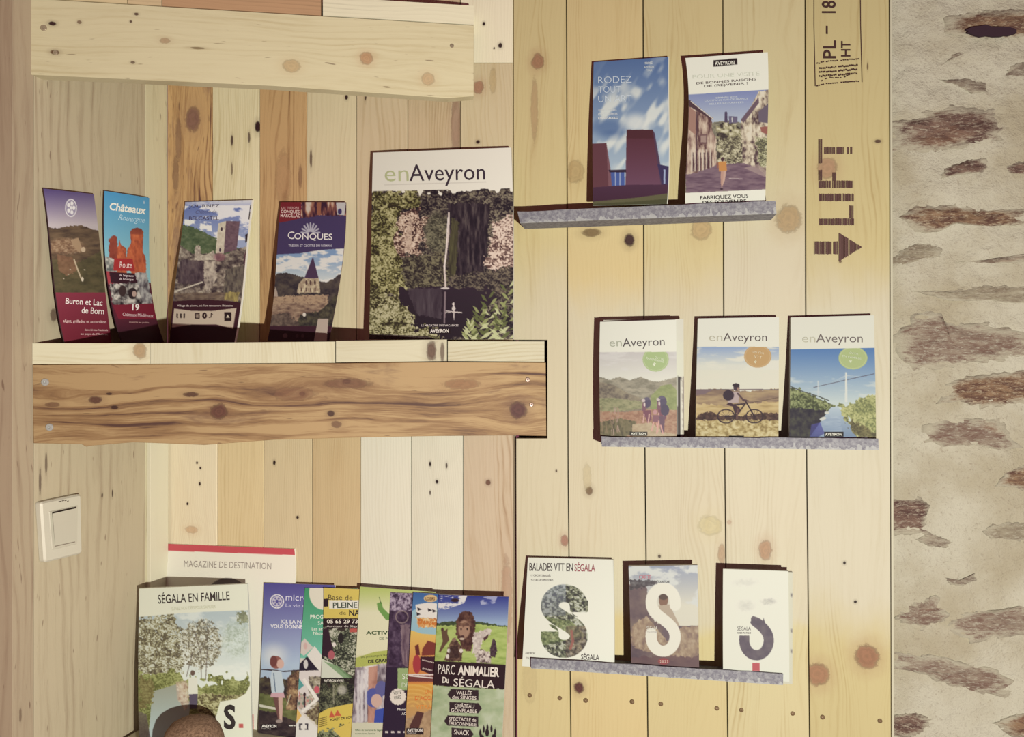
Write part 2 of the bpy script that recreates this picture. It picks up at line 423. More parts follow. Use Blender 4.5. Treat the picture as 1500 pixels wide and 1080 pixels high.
# --- side wall (left): wide greyed boards
wl = structure('wall_left', L, 120)
prism('backing_board', L, [(-420, -330), (244, -190), (244, 1290), (-420, 1500)], -0.019, 0.012, DARK, wl, 0)
gl, gm, gd = (186, 168, 130), (174, 154, 118), (146, 122, 92)
gk = [(85, 366, 3, 6, (70, 45, 40), .9), (79, 462, 6, 9, (95, 70, 55), .8)]
gk2 = [(68, 680, 2, 16, (90, 68, 55), .7), (59, 706, 2, 18, (85, 62, 52), .7), (150, 726, 1.5, 3, (70, 48, 40), .9), (165, 723, 1.2, 5, (70, 48, 40), .9)]
gk3 = [(30, 1048, 2, 10, (105, 78, 60), .6)]
ed = [-420, -190, 18, 51, 130, 214, 245]
bl = [(-420, -190), (-190, 18), (18, 50), (50, 213), (213, 246)]
tones = [((176, 152, 120), (164, 138, 106), (140, 112, 86)), ((166, 140, 108), (156, 128, 98), (130, 104, 80)), ((180, 158, 122), (170, 146, 112), (144, 118, 90)),
         (gl, gm, gd), ((196, 182, 140), (184, 168, 126), (156, 136, 98))]
for i, ((a, b_), tn) in enumerate(zip(bl, tones)):
    ks = (gk + gk2) if i == 3 else (gk3 if i == 2 else ())
    m = wood('greyed_wood_%d' % i, L, max(5, (a + b_) / 2), 540, *tn, knots=ks, seed=i * 7.3, ring=40, cont=.95, flecks=.15, blotch=.45)
    def yy(u, s): return 540 + s * 870 * (1070 - u) / 1070
    g = 0.4
    prism('plank', L, [(a + g, yy(a, -1)), (b_ - g, yy(b_, -1)), (b_ - g, yy(b_, 1)), (a + g, yy(a, 1))], random.uniform(-.0006, .0006), 0.018, m, wl, 0.0004)

# --- back of the alcove: narrow pallet boards, two courses that meet behind the middle shelf
wb = structure('wall_back', B, 500)
prism('backing_board', B, [(246, -230), (751, -230), (751, 1330), (246, 1330)], -0.019, 0.012, DARK, wb, 0)
up = [  # u0, u1, light, mid, dark, knots, options
 (245, 311, (186, 146, 98), (160, 120, 78), (102, 66, 54), [(283, 175, 12, 18, (110, 72, 70), .75), (262, 205, 5, 30, (105, 72, 62), .5), (258, 255, 5, 26, (105, 75, 62), .5)], dict(cont=1.3, flecks=1.2, stain=((120, 88, 76), .54), blotch=1.0, soft=.05)),
 (311, 380, (216, 198, 152), (202, 182, 132), (168, 140, 92), [(378, 186, 5, 8, (52, 28, 30), 1.0), (340, 206, 2, 7, (75, 50, 45), .9), (365, 202, 2, 8, (80, 55, 50), .8), (340, 248, 1.5, 9, (95, 66, 50), .7)], dict(cont=.8)),
 (380, 449, (192, 152, 102), (172, 132, 86), (130, 92, 60), [(440, 258, 3, 16, (120, 82, 62), .6), (415, 262, 12, 40, (165, 120, 85), .5)], dict(cont=1.2, blotch=.9, soft=.08)),
 (449, 522, (214, 194, 148), (202, 180, 134), (170, 142, 98), [(507, 142, 2.5, 3.5, (60, 38, 34), 1.0), (455, 232, 2, 12, (90, 60, 50), .8)], dict(cont=.6)),
 (522, 597, (210, 184, 140), (198, 170, 124), (170, 136, 94), [(535, 141, 1.5, 6, (70, 45, 38), .9)], dict(cont=.7)),
 (597, 674, (208, 180, 134), (194, 164, 116), (160, 122, 84), [(668, 182, 7, 50, (150, 112, 95), .65)], dict(cont=.8)),
]
for i, (a, b_, c1, c2, c3, ks, op) in enumerate(up):
    m = wood('pallet_wood_%d' % i, B, (a + b_) / 2, 280, c1, c2, c3, ks, seed=30 + i * 5.1, ring=random.uniform(60, 110), **op)
    prism('plank', B, [(a + .6, -260), (b_ - .6, -260), (b_ - .6, 566), (a + .6, 566)], random.uniform(-.0015, .0012), 0.018, m, wb)
m = wood('pallet_wood_pale', B, 720, 40, (232, 220, 180), (226, 212, 170), (206, 188, 146), [(709, 35, 2, 2.5, (50, 32, 30), 1), (733, 67, 3, 3.5, (60, 42, 38), 1), (724, 71, 1.2, 1.5, (60, 42, 38), 1)], seed=71, cont=.5)
prism('plank', B, [(674.6, -260), (751, -260), (751, 91.5), (674.6, 91.5)], 0.0006, 0.018, m, wb)
m = wood('pallet_wood_honey', B, 712, 260, (216, 196, 146), (206, 182, 128), (176, 148, 98), [(701, 128, 8, 9, (170, 112, 84), .9), (722, 118, 5, 18, (190, 160, 100), .5), (700, 208, 3, 2.5, (60, 36, 32), 1)], seed=77, cont=.6)
prism('plank', B, [(674.6, 92.5), (751, 92.5), (751, 566), (674.6, 566)], 0.0, 0.018, m, wb)
lo = [
 (245.6, 317.5, (222, 202, 162), (212, 188, 148), (180, 150, 108), [(289, 678, 1.5, 1.8, (65, 44, 38), 1), (294, 686, 1.6, 1.8, (65, 44, 38), 1), (293, 709, 1.6, 2.5, (60, 38, 34), 1), (275, 738, 1.6, 2.0, (55, 34, 32), 1), (281, 776, 10, 5, (190, 140, 95), .6)], dict(cont=.5, stain=((204, 168, 116), .66))),
 (318.5, 385.5, (220, 192, 136), (208, 178, 122), (184, 148, 94), [], dict(cont=.7, blotch=.35)),
 (386.5, 456.5, (216, 192, 142), (204, 178, 128), (178, 146, 100), [(402, 678, 2, 3.6, (50, 30, 28), 1), (436, 758, 2, 2.2, (60, 38, 34), 1)], dict(cont=.7)),
 (457.5, 527.5, (214, 184, 128), (204, 170, 114), (180, 140, 86), [], dict(cont=.6, blotch=.35)),
 (528.5, 601.5, (236, 230, 198), (230, 222, 188), (208, 196, 158), [], dict(cont=.4, blotch=.25)),
 (602.5, 677.5, (236, 230, 196), (228, 218, 182), (206, 192, 152), [(630, 680, 1.5, 3.5, (55, 38, 36), 1), (654, 682, 1.5, 4, (80, 62, 55), .9), (640, 706, 2.4, 2.6, (50, 34, 34), 1), (630, 722, 1, 3, (80, 60, 52), .9)], dict(cont=.4, blotch=.25)),
 (679, 751.5, (224, 200, 158), (214, 186, 142), (186, 150, 108), [(715, 707, 3.6, 3.8, (120, 80, 62), .9), (742, 880, 8, 60, (180, 120, 92), .45)], dict(cont=1.0)),
]
for i, (a, b_, c1, c2, c3, ks, op) in enumerate(lo):
    m = wood('board_wood_%d' % i, B, (a + b_) / 2, 760, c1, c2, c3, ks, seed=130 + i * 4.7, ring=random.uniform(90, 150), **op)
    prism('plank', B, [(a, 568), (b_, 568), (b_, 1340), (a, 1340)], random.uniform(-.0015, .0012), 0.018, m, wb)
m = wood('white_batten_wood', L, 234, 760, (204, 192, 158), (197, 184, 149), (180, 165, 130), [], seed=9, ring=40, cont=.3, blotch=.2)
prism('batten', L, [(220, 600), (246.5, 600), (246.5, 1290), (220, 1290)], 0.006, 0.006, m, wl)

# --- right-hand panel of wide boards, notched round the end of the middle shelf
wr = structure('wall_right', R, 1000)
prism('backing_board', R, [(760, -170), (1300, -170), (1300, 1270), (760, 1270)], -0.021, 0.01, DARK, wr, 0)
def sx(k, v):
    P = {1: [(0, 752), (500, 752.3), (640, 755.5), (1080, 757.5)], 2: [(0, 829.5), (700, 832), (1080, 836)], 3: [(0, 942), (430, 943), (700, 945), (1080, 949)],
         4: [(0, 1059), (460, 1060), (700, 1062), (1080, 1066)], 5: [(0, 1179.5), (400, 1180), (700, 1182), (1080, 1186)], 6: [(0, 1303), (400, 1304), (1080, 1306)]}[k]
    return float(np.interp(v, [p[0] for p in P], [p[1] for p in P]))
vv = [-170, 0, 430, 700, 1080, 1270]
RK = {
 1: [(788, 90, 9, 11, (172, 112, 84), .95), (783, 160, 5, 45, (176, 124, 88), .5), (827, 792, 5, 8, (168, 98, 80), .9), (815, 690, 1.4, 2, (90, 60, 48), .9), (776, 1000, 10, 30, (200, 170, 120), .3)],
 2: [(843, 252, 12, 16, (196, 160, 104), .7), (866, 341, 13, 6, (120, 88, 52), .8), (922, 352, 7, 9, (74, 44, 40), 1.0), (863, 719, 5, 6, (120, 84, 58), .9), (860, 700, 6, 20, (205, 178, 120), .4), (848, 1008, 7, 8, (108, 62, 56), 1.0), (818, 1005, 3, 3, (110, 80, 60), .6)],
 3: [(1027, 336, 14, 15, (204, 164, 112), .8), (1057, 812, 5, 14, (196, 152, 112), .8), (966, 815, 2, 2.2, (80, 54, 46), .9), (1040, 770, 16, 14, (222, 200, 132), .5), (935, 480, 4, 5, (190, 140, 90), .3)],
 4: [(1155, 321, 17, 20, (190, 148, 92), .8), (1121, 806, 9, 14, (192, 134, 92), .85), (1068, 765, 3, 3, (206, 160, 130), .6)],
 5: [(1212, 247, 13, 15, (192, 138, 108), .85), (1270, 962, 16, 17, (168, 104, 78), 1.0), (1198, 988, 15, 16, (176, 112, 84), .95), (1237, 825, 2, 2.4, (50, 32, 28), 1), (1253, 882, 2.2, 2.2, (48, 30, 28), 1), (1286, 207, 4, 2.5, (90, 56, 48), .9), (1271, 97, 1, 5, (110, 76, 50), .8), (1231, 383, 2, 2, (110, 70, 50), .8)],
}
RT = {1: ((226, 206, 164), (216, 194, 150), (191, 162, 116)), 2: ((230, 210, 168), (222, 198, 154), (196, 167, 120)), 3: ((230, 210, 169), (222, 200, 158), (200, 171, 126)),
      4: ((234, 216, 177), (226, 206, 166), (204, 179, 135)), 5: ((232, 216, 179), (222, 204, 164), (200, 177, 133))}
HN = {1: ((224, 199, 138), 330, 470, 880, 935), 2: ((232, 203, 140), 380, 470, 895, 925), 3: ((230, 206, 144), 350, 470, 895, 925), 4: ((232, 212, 155), 150, 430, 905, 925), 5: ((222, 199, 134), 340, 480, 860, 960)}
vert = []
for k in range(1, 6):
    m = wood('panel_wood_%d' % k, R, (sx(k, 540) + sx(k + 1, 540)) / 2, 560, *RT[k], RK[k], seed=200 + 6.3 * k, ring=(70, 95, 110, 90, 80)[k - 1], cont=.62, blotch=.42, wavy=1.3, honey=HN[k])
    g = .75
    lft = [(sx(k, v) + (g if k > 1 else 0), v) for v in vv]; rgt = [(sx(k + 1, v) - g, v) for v in vv]
    if k == 1:
        lft = [(752.3, -170), (752.3, 498), (801.6, 498), (801.6, 642.5), (756, 642.5), (756, 700), (757.5, 1080), (758, 1270)]
    o = prism('plank', R, lft + rgt[::-1], (0.0006, -.0004, .0002, .0008, -.0003)[k - 1], 0.020, m, wr)
    vert.append(o)
m = wood('edge_strip_wood', R, 1306, 540, (226, 214, 178), (218, 204, 164), (196, 178, 136), [], seed=3, ring=30, cont=.3)
tr = prism('trim_1', R, [(1303.6, -170), (1306.6, -170), (1308, 400), (1310.4, 1270), (1306.8, 1270), (1304.6, 400)], 0.0015, 0.026, m, None, 0.0004, kind='structure')

# stamps inked on the last board
INK = flat(alb((104, 72, 66), R, 1225, 300), .8); INK2 = flat(alb((66, 38, 34), R, 1225, 60), .8)
p5 = vert[4]
def onboard(name, pts_list, mat, off=0.0014):
    V, Fs = [], []
    for pts in pts_list:
        P = R.at([p[0] for p in pts], [p[1] for p in pts], off); i0 = sum(len(x) for x in V); V.append(P)
        f = list(range(i0, i0 + len(pts)))
        nrm = np.cross(P[1] - P[0], P[2] - P[0])
        Fs.append(f if np.dot(nrm, R.n3) > 0 else f[::-1])
    return mk(name, np.concatenate(V), Fs, mat, p5)
cr = lambda x, y: (1180 + x / 5.4, 190 + y / 5.4)
def barcode(x0, x1, y0, y1, step=9.0, fill=.62, wid=None):
    """a letter stroke printed as a comb of short upright bars"""
    out = []; x = x0
    while x < x1 - 2:
        w_ = step * random.uniform(fill - .15, fill + .2); a, b_ = (y0(x), y1(x)) if callable(y0) else (y0 + random.uniform(-2, 2), y1 + random.uniform(-2, 2))
        if random.random() > .06: out.append([cr(x, a), cr(x, b_), cr(min(x + w_, x1), b_), cr(min(x + w_, x1), a)])
        x += step
    return out
onboard('lettering', barcode(148, 372, 138, 192) + barcode(103, 132, 74, 268, 8), INK)                                   # T
onboard('lettering', barcode(105, 378, 404, 462) + barcode(103, 134, 320, 404, 8) + barcode(214, 242, 338, 404, 8), INK)     # F
onboard('lettering', barcode(108, 382, 508, 566), INK)                                                                # I
onboard('lettering', barcode(110, 384, 704, 756) + barcode(348, 384, 602, 704, 9), INK)                                 # L
onboard('arrow_mark', barcode(68, 264, 885, 986, 9.5, .7) + barcode(264, 446, lambda x: 930 - 112 * (446 - x) / 182, lambda x: 930 + 112 * (446 - x) / 182, 9.5, .74), INK)
cs = lambda x, y: (1180 + x / 8.31, y / 8.31)
def stroke(pts, wd, f=cs, dash=None):
    out = []
    for (x0, y0), (x1, y1) in zip(pts[:-1], pts[1:]):
        Ln = math.hypot(x1 - x0, y1 - y0); nx_, ny_ = -(y1 - y0) / Ln * wd / 2, (x1 - x0) / Ln * wd / 2
        segs = [(0, 1)] if not dash else [(k * dash / Ln, min(1, (k + random.uniform(.55, .85)) * dash / Ln)) for k in range(int(Ln / dash))]
        for a, b_ in segs:
            j = random.uniform(-.3, .3) * wd if dash else 0
            ax, ay, bx, by = x0 + (x1 - x0) * a, y0 + (y1 - y0) * a + j, x0 + (x1 - x0) * b_, y0 + (y1 - y0) * b_ + j
            out.append([f(ax + nx_, ay + ny_), f(bx + nx_, by + ny_), f(bx - nx_, by - ny_), f(ax - nx_, ay - ny_)])
    return out
fr = stroke([(104, -200), (104, 300), (120, 1050)], 8) + stroke([(668, -200), (672, 300), (690, 1000)], 8)
fr += stroke([(135, 1045), (250, 1020), (430, 1005), (680, 985)], 14, dash=26) + stroke([(135, 775), (250, 748), (430, 735), (665, 715)], 14, dash=26)
onboard('stamp_frame', fr, INK2)
def boardtext(s, x, y, h, wd, rot):
    G, Fc = place_text(s, x, y, h, wd, rot, 0.012, 'l', 0)
    P = R.at(1180 + G[:, 0] / 8.31, G[:, 1] / 8.31, 0.0014); mk('lettering', P, Fc, INK2, p5)
boardtext('HT', 545, 690, 108, 190, -90)
boardtext('PL', 370, 712, 150, 220, -90)
boardtext('-', 300, 415, 120, 100, -90)
boardtext('18', 365, 160, 160, 150, -90)
mk_l = []
for yy_ in (800, 850, 900): mk_l += stroke([(165, yy_ + 30), (400, yy_ + 12), (650, yy_ - 10)], 20, dash=22)
mk_l += stroke([(190, 985), (240, 960), (290, 940), (360, 950), (470, 940), (555, 900)], 12, dash=30)
onboard('stamp_mark', mk_l, INK2)

# --- plastered rubble wall beyond the panel
ws = structure('wall_stone', R, 1420)
SO = -0.022
def fbm3(x, y, seed, o=4): 
    r = 0; a = .5
    for i in range(o): r = r + a * vnoise(x * 2 ** i + 11 * i, y * 2 ** i + 7 * i, seed + i); a *= .5
    return r
nu, nv = 190, 300
U, V = np.meshgrid(np.linspace(1296, 2500, nu) if False else np.r_[np.linspace(1296, 1620, 110), np.linspace(1628, 2600, 80)], np.linspace(-150, 1250, nv))
hgt = 0.010 * (fbm3(U / 60, V / 40, 5) - .5) + 0.0045 * (fbm3(U / 11, V / 8, 9, 3) - .5)
P = R.at(U, V, SO + hgt).reshape(-1, 3); idx = np.arange(nu * nv).reshape(nv, nu)
Q = np.stack([idx[:-1, :-1], idx[1:, :-1], idx[1:, 1:], idx[:-1, 1:]], -1).reshape(-1, 4)
mp, nt, b = newmat('lime_plaster', .9, .1); q = NT(nt); tc = nt.nodes.new('ShaderNodeTexCoord')
n1 = q.noise(tc.outputs['Object'], 9, 5, .6); n2 = q.noise(tc.outputs['Object'], 240, 3, .7)
c = q.mix(q.step(n1, .35, .7), alb((222, 210, 182), R, 1400, 540), alb((198, 182, 150), R, 1400, 540))
c = q.mix(q.m('MULTIPLY', q.step(n2, .56, .72), .38), c, alb((150, 126, 104), R, 1400, 540))
nt.links.new(c, b.inputs['Base Color']); q.bump(q.m('ADD', n2, q.m('MULTIPLY', n1, .5)), b, .85, .003)
mk('plaster', P, Q, mp, ws, smooth=True)
stones = [
 ([(1382, 48), (1390, 24), (1420, 17), (1500, 13), (1560, 20), (1560, 50), (1500, 56), (1450, 58), (1400, 54)], 0),
 ([(1386, 91), (1392, 80), (1406, 76), (1416, 78), (1402, 84)], 2), ([(1472, 110), (1480, 96), (1500, 90), (1530, 95), (1525, 112), (1490, 113)], 2),
 ([(1376, 117), (1420, 115), (1449, 122), (1443, 135), (1425, 139), (1410, 130)], 2),
 ([(1296, 178), (1335, 172), (1365, 157), (1395, 152), (1430, 160), (1460, 158), (1473, 185), (1465, 208), (1430, 214), (1395, 218), (1365, 228), (1325, 225), (1296, 224)], 1),
 ([(1378, 262), (1385, 245), (1410, 235), (1445, 231), (1453, 245), (1440, 253), (1400, 257)], 1), ([(1468, 246), (1480, 238), (1530, 234), (1530, 256), (1485, 257)], 1),
 ([(1322, 318), (1335, 299), (1370, 302), (1400, 297), (1440, 306), (1520, 308), (1520, 330), (1460, 333), (1400, 328), (1370, 341), (1335, 340), (1325, 328)], 0),
 ([(1300, 380), (1330, 362), (1345, 355), (1380, 362), (1378, 375), (1350, 383), (1300, 392)], 3),
 ([(1400, 384), (1450, 380), (1500, 372), (1530, 374), (1500, 384), (1440, 388)], 2),
 ([(1340, 427), (1380, 426), (1430, 418), (1530, 420), (1530, 448), (1450, 441), (1390, 441)], 3),
 ([(1307, 495), (1318, 478), (1338, 458), (1378, 455), (1382, 470), (1450, 473), (1490, 485), (1540, 500), (1540, 523), (1420, 533), (1370, 543), (1340, 545), (1328, 530), (1312, 515)], 1.5),
 ([(1371, 592), (1385, 560), (1420, 551), (1460, 547), (1500, 541), (1550, 545), (1550, 588), (1460, 597), (1430, 598), (1410, 588)], 0),
 ([(1345, 645), (1350, 625), (1385, 610), (1430, 614), (1470, 612), (1485, 640), (1495, 657), (1470, 662), (1430, 652), (1380, 655)], 1.5),
 ([(1460, 712), (1470, 690), (1500, 679), (1550, 680), (1550, 716), (1490, 718)], 0),
 ([(1298, 727), (1345, 726), (1362, 740), (1355, 765), (1362, 782), (1330, 785), (1298, 782)], 1),
 ([(1340, 790), (1362, 780), (1396, 795), (1385, 803), (1360, 800)], 2), ([(1438, 778), (1460, 766), (1520, 764), (1540, 790), (1480, 793), (1450, 790)], 3),
 ([(1382, 846), (1400, 852), (1428, 840), (1430, 850), (1412, 859), (1392, 857)], 2),
 ([(1310, 905), (1325, 885), (1370, 872), (1390, 890), (1385, 910), (1350, 925), (1320, 915)], 1.5),
 ([(1385, 920), (1400, 900), (1450, 893), (1500, 888), (1550, 890), (1550, 925), (1450, 937), (1420, 943)], 1.5),
 ([(1300, 955), (1370, 960), (1420, 973), (1460, 978), (1490, 1000), (1480, 1022), (1440, 1018), (1390, 1005), (1340, 985), (1300, 978)], 1.5),
 ([(1300, 1048), (1340, 1043), (1366, 1055), (1355, 1078), (1300, 1085)], 1), ([(1455, 1060), (1480, 1048), (1540, 1040), (1550, 1082), (1480, 1080)], 0),
]
_r = random.Random(7)
for k in range(26):
    a_, b_, w_, h_ = 1585 + (k % 5) * 170 + _r.uniform(0, 60), -60 + k * 48 + _r.uniform(-14, 14), _r.uniform(40, 90), _r.uniform(12, 26)
    stones.append(([(a_ + w_ * math.cos(t_ * .785) * _r.uniform(.8, 1.1), b_ + h_ * math.sin(t_ * .785) * _r.uniform(.8, 1.1)) for t_ in range(8)], (0, 1, 1.5, 3)[k % 4]))
tones = {0: ((170, 134, 102), (204, 180, 146), (112, 78, 66)), 1: ((150, 118, 100), (198, 178, 152), (106, 76, 68)), 1.5: ((178, 156, 132), (206, 192, 166), (142, 110, 94)),
         2: ((188, 170, 144), (208, 194, 168), (142, 120, 102)), 3: ((188, 172, 142), (206, 192, 164), (156, 136, 112))}
smat = {}
for k, (a, b_, c_) in tones.items():
    m, nt, b = newmat('rubble_%d' % int(k * 10), .85, .15); q = NT(nt); tc = nt.nodes.new('ShaderNodeTexCoord')
    mp_ = nt.nodes.new('ShaderNodeMapping'); mp_.inputs['Scale'].default_value = (.8, .8, 2.6); mp_.inputs['Rotation'].default_value = (0, .2, 0)
    gm_ = nt.nodes.new('ShaderNodeNewGeometry'); nt.links.new(gm_.outputs['Position'], mp_.inputs[0])
    n1 = q.noise(mp_.outputs[0], 42, 8, .78); n2 = q.noise(mp_.outputs[0], 150, 4, .8); n3 = q.noise(mp_.outputs[0], 14, 3)
    c = q.mix(q.step(n1, .38, .60), alb(c_, R, 1400, 540), alb(a, R, 1400, 540)); c = q.mix(q.step(n2, .50, .66), c, alb(b_, R, 1400, 540))
    c = q.mix(q.m('MULTIPLY', q.step(n3, .55, .7), .5), c, alb((168, 122, 92), R, 1400, 540))
    ea = nt.nodes.new('ShaderNodeAttribute'); ea.attribute_name = 'edge'
    e_ = q.m('ADD', ea.outputs['Fac'], q.m('MULTIPLY', q.m('SUBTRACT', n1, .5), 1.7)); e_ = q.m('ADD', e_, q.m('MULTIPLY', q.m('SUBTRACT', n3, .5), .8))
    c = q.mix(q.m('MULTIPLY', q.step(e_, .55, .98), .95), c, alb((212, 198, 168), R, 1400, 540))
    nt.links.new(c, b.inputs['Base Color']); q.bump(q.m('ADD', n1, n2), b, .7, .003); smat[k] = m
for si, (pts, tone) in enumerate(stones):
    p = np.array(pts, float); n = 56
    cl_ = np.concatenate([p, p[:1]]); d = np.r_[0, np.cumsum(np.hypot(*np.diff(cl_, axis=0).T))]
    s_ = np.linspace(0, d[-1], n, endpoint=False); bx = np.interp(s_, d, cl_[:, 0]); by = np.interp(s_, d, cl_[:, 1])
    rs = np.random.RandomState(si); jit = 1 + .05 * rs.randn(n)
    cx_, cy_ = p.mean(0); rings = 9; V_, F_ = [[cx_, cy_]], []
    rr = np.linspace(0, 1.1, rings + 1)[1:]
    for r_ in rr:
        jj = 1 + (jit - 1) * r_
        V_ += list(zip(cx_ + (bx - cx_) * r_ * jj, cy_ + (by - cy_) * r_ * jj))
    V_ = np.array(V_); R0 = np.concatenate([[0], np.repeat(rr, n)])
    body = 0.0045 * (1 - R0 ** 3) - 0.0005 + .010 * (fbm3(V_[:, 0] / 26, V_[:, 1] / 9, 50 + si) - .45) + .004 * (fbm3(V_[:, 0] / 5, V_[:, 1] / 3, 80 + si, 2) - .4)
    pst = 0.010 * (fbm3(V_[:, 0] / 60, V_[:, 1] / 40, 5) - .5)
    h_ = pst + body * (1 if tone < 2 else .55)
    h_[R0 > 1.05] = pst[R0 > 1.05] - 0.012
    F_ += [(0, 1 + i, 1 + (i + 1) % n) for i in range(n)]
    for k in range(rings - 1):
        for i in range(n):
            j = (i + 1) % n; F_.append((1 + k * n + i, 1 + (k + 1) * n + i, 1 + (k + 1) * n + j, 1 + k * n + j))
    P = R.at(V_[:, 0], V_[:, 1], SO + h_)
    e1 = np.cross(P[F_[0][1]] - P[0], P[F_[0][2]] - P[0])
    if np.dot(e1, R.n3) < 0: F_ = [f[::-1] for f in F_]
    o = mk('stone', P, F_, smat[tone], ws, smooth=True)
    ea = o.data.attributes.new('edge', 'FLOAT', 'POINT'); ea.data.foreach_set('value', R0.astype(np.float32))
# dark plate coloured as the shade in the hole above the first stone's foot
P = []
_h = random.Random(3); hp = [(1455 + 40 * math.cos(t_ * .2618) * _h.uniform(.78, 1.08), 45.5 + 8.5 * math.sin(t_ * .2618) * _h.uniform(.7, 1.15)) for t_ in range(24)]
prism('hollow_shade', R, hp, SO + .0075, .004, flat(alb((52, 30, 40), R, 1450, 45), .9), ws, 0)

# ================================================================== SHELVES
def backpt(u, pb, off=0.0):
    """the point on plane pb straight behind the shelf front at column u"""
    P = FR.at(u, 540)[:2]; n = FR.n; k = (np.dot(pb.p0, pb.n) + off - np.dot(P, pb.n)) / np.dot(n, pb.n); return P + n * k
def shelf_board(parent, u0, u1, top0, top1, bot0, bot1, mat, off=0.0, left=None, right=None):
    """front edge seen at (u0..u1); runs back to the alcove wall"""
    f = FR.at([u0, u1, u1, u0], [top0, top1, bot1, bot0], off)
    zt = (f[0][2] + f[1][2]) / 2; zb = (f[2][2] + f[3][2]) / 2
    bl_ = backpt(u0, B, .0015) if left is None else left; br_ = backpt(u1, B, .0015) if right is None else right
    fl = f[0][:2]; frr = f[1][:2]
    V_ = [(*fl, f[0][2]), (*frr, f[1][2]), (*frr, f[2][2]), (*fl, f[3][2]), (*bl_, zt), (*br_, zt), (*br_, zb), (*bl_, zb)]
    a, z = FR.local(np.array(V_)); uv = np.stack([a, z], 1); uv[4:, 1] += .15
    return mk('plank', V_, [(0, 3, 2, 1), (4, 5, 6, 7), (0, 1, 5, 4), (3, 7, 6, 2), (0, 4, 7, 3), (1, 2, 6, 5)], mat, parent, uv)
cornr = B.at(246.5, 540, .002)[:2]
def screw(parent, u, v, r, off, col=(206, 200, 188), name='screw', pl=FR):
    c_ = pl.at(u, v, off); t3 = np.array([pl.t[0], pl.t[1], 0]); zz = np.array([0, 0, 1.0]); rad = r * c_[1] / F
    V_, F_ = [], []; n = 14
    prof = [(1.0, -.6), (1.0, .25), (.82, .55), (.34, .6), (.28, .25), (0, .2)]
    for (pr, ph) in prof[:-1]:
        for i in range(n):
            a = i / n * 2 * math.pi; k = pr * (1 if pr > .4 else (1.25 if i % 2 == 0 else .6))
            V_.append(c_ + rad * (k * math.cos(a) * t3 + k * math.sin(a) * zz) + pl.n3 * ph * rad * .55)
    V_.append(c_ + pl.n3 * .1 * rad); m_ = len(prof) - 1
    for k in range(m_ - 1):
        for i in range(n): F_.append((k * n + i, k * n + (i + 1) % n, (k + 1) * n + (i + 1) % n, (k + 1) * n + i))
    for i in range(n): F_.append(((m_ - 1) * n + i, (m_ - 1) * n + (i + 1) % n, m_ * n))
    e1 = np.cross(t3, zz)
    if np.dot(e1, pl.n3) < 0: F_ = [f[::-1] for f in F_]
    return mk(name, V_, F_, plain('screw_metal', alb(col, pl, u, v), .35, .5, .35, 400, .2), parent)

# middle shelf
P = FR.at(420, 650); s1 = empty('wooden_shelf', (P[0], P[1] + .06, P[2]), label='middle wooden wall shelf with dark knotty brown front board and pale plank top', cat='shelf')
pcs = [(47.5, 219.3, 503, 503, 533.5, 533), ((220.3), 491, 503, 500.5, 533, 531.5), (492.2, 654.6, 499.5, 497.5, 531, 529), (656, 797.5, 500, 500.3, 529, 530)]
pk = [[(205, 514, 9, 11, (168, 120, 66), .8)], [], [(632, 514, 7, 14, (116, 84, 66), .95), (648, 516, 3, 14, (110, 80, 64), .8)], []]
for i, (a, b_, t0, t1, b0, b1) in enumerate(pcs):
    m = wood('shelf_top_wood_%d' % i, FR, (a + b_) / 2, 516, (232, 220, 178), (220, 204, 158), (192, 168, 118), pk[i], horiz=(i != 1), seed=300 + i * 9, ring=110, cont=.7)
    shelf_board(s1, a, b_, t0, t1, b0, b1, m, 0, cornr if i == 0 else None, R.at(754, 540, -.024)[:2] if i == 3 else None)
fk = [(321, 603, 11, 11, (118, 74, 58), 1.0), (759, 601, 12, 12, (104, 62, 56), 1.0), (508, 559, 6, 3.2, (70, 42, 40), 1.0), (510, 562, 32, 7, (128, 84, 62), .7), (485, 606, 5, 4, (84, 52, 44), .95), (493, 622, 7, 5, (112, 70, 54), .7),
      (443, 577, 4, 3, (90, 56, 46), .9), (140, 586, 9, 5, (104, 64, 52), .9), (168, 597, 5, 2.6, (74, 44, 38), .95), (280, 578, 10, 3.5, (98, 62, 48), .9), (160, 577, 4, 1.8, (80, 50, 42), .9), (78, 593, 10, 3.5, (120, 78, 58), .7), (676, 563, 26, 7, (150, 98, 66), .6), (430, 577, 30, 10, (140, 94, 68), .55)]
m = wood('dark_board_wood', FR, 420, 590, (198, 160, 108), (162, 121, 78), (98, 64, 52), fk, horiz=True, seed=352, ring=34, cont=1.15, soft=.08, stain=((120, 84, 68), .57), blotch=1.1, wavy=1.6, flecks=.3)
fas = [(47.5, 534.6), (220, 534), (490, 532.2), (655, 530.4), (799.5, 531.3), (800.5, 639), (752, 638), (640, 639), (529, 641), (400, 644.5), (300, 652), (262, 650.5), (196, 648), (135, 653), (126, 654.5), (119, 650.8), (49, 649.5)]
prism('front_board', FR, fas, 0.001, 0.018, m, s1)
for (u_, v_, r_) in ((66, 560, 5.4), (72.5, 626, 5.4), (773, 556.5, 3.6), (778.5, 593, 3.2)): screw(s1, u_, v_, r_, .0015, (196, 192, 180) if u_ < 100 else (150, 120, 104))
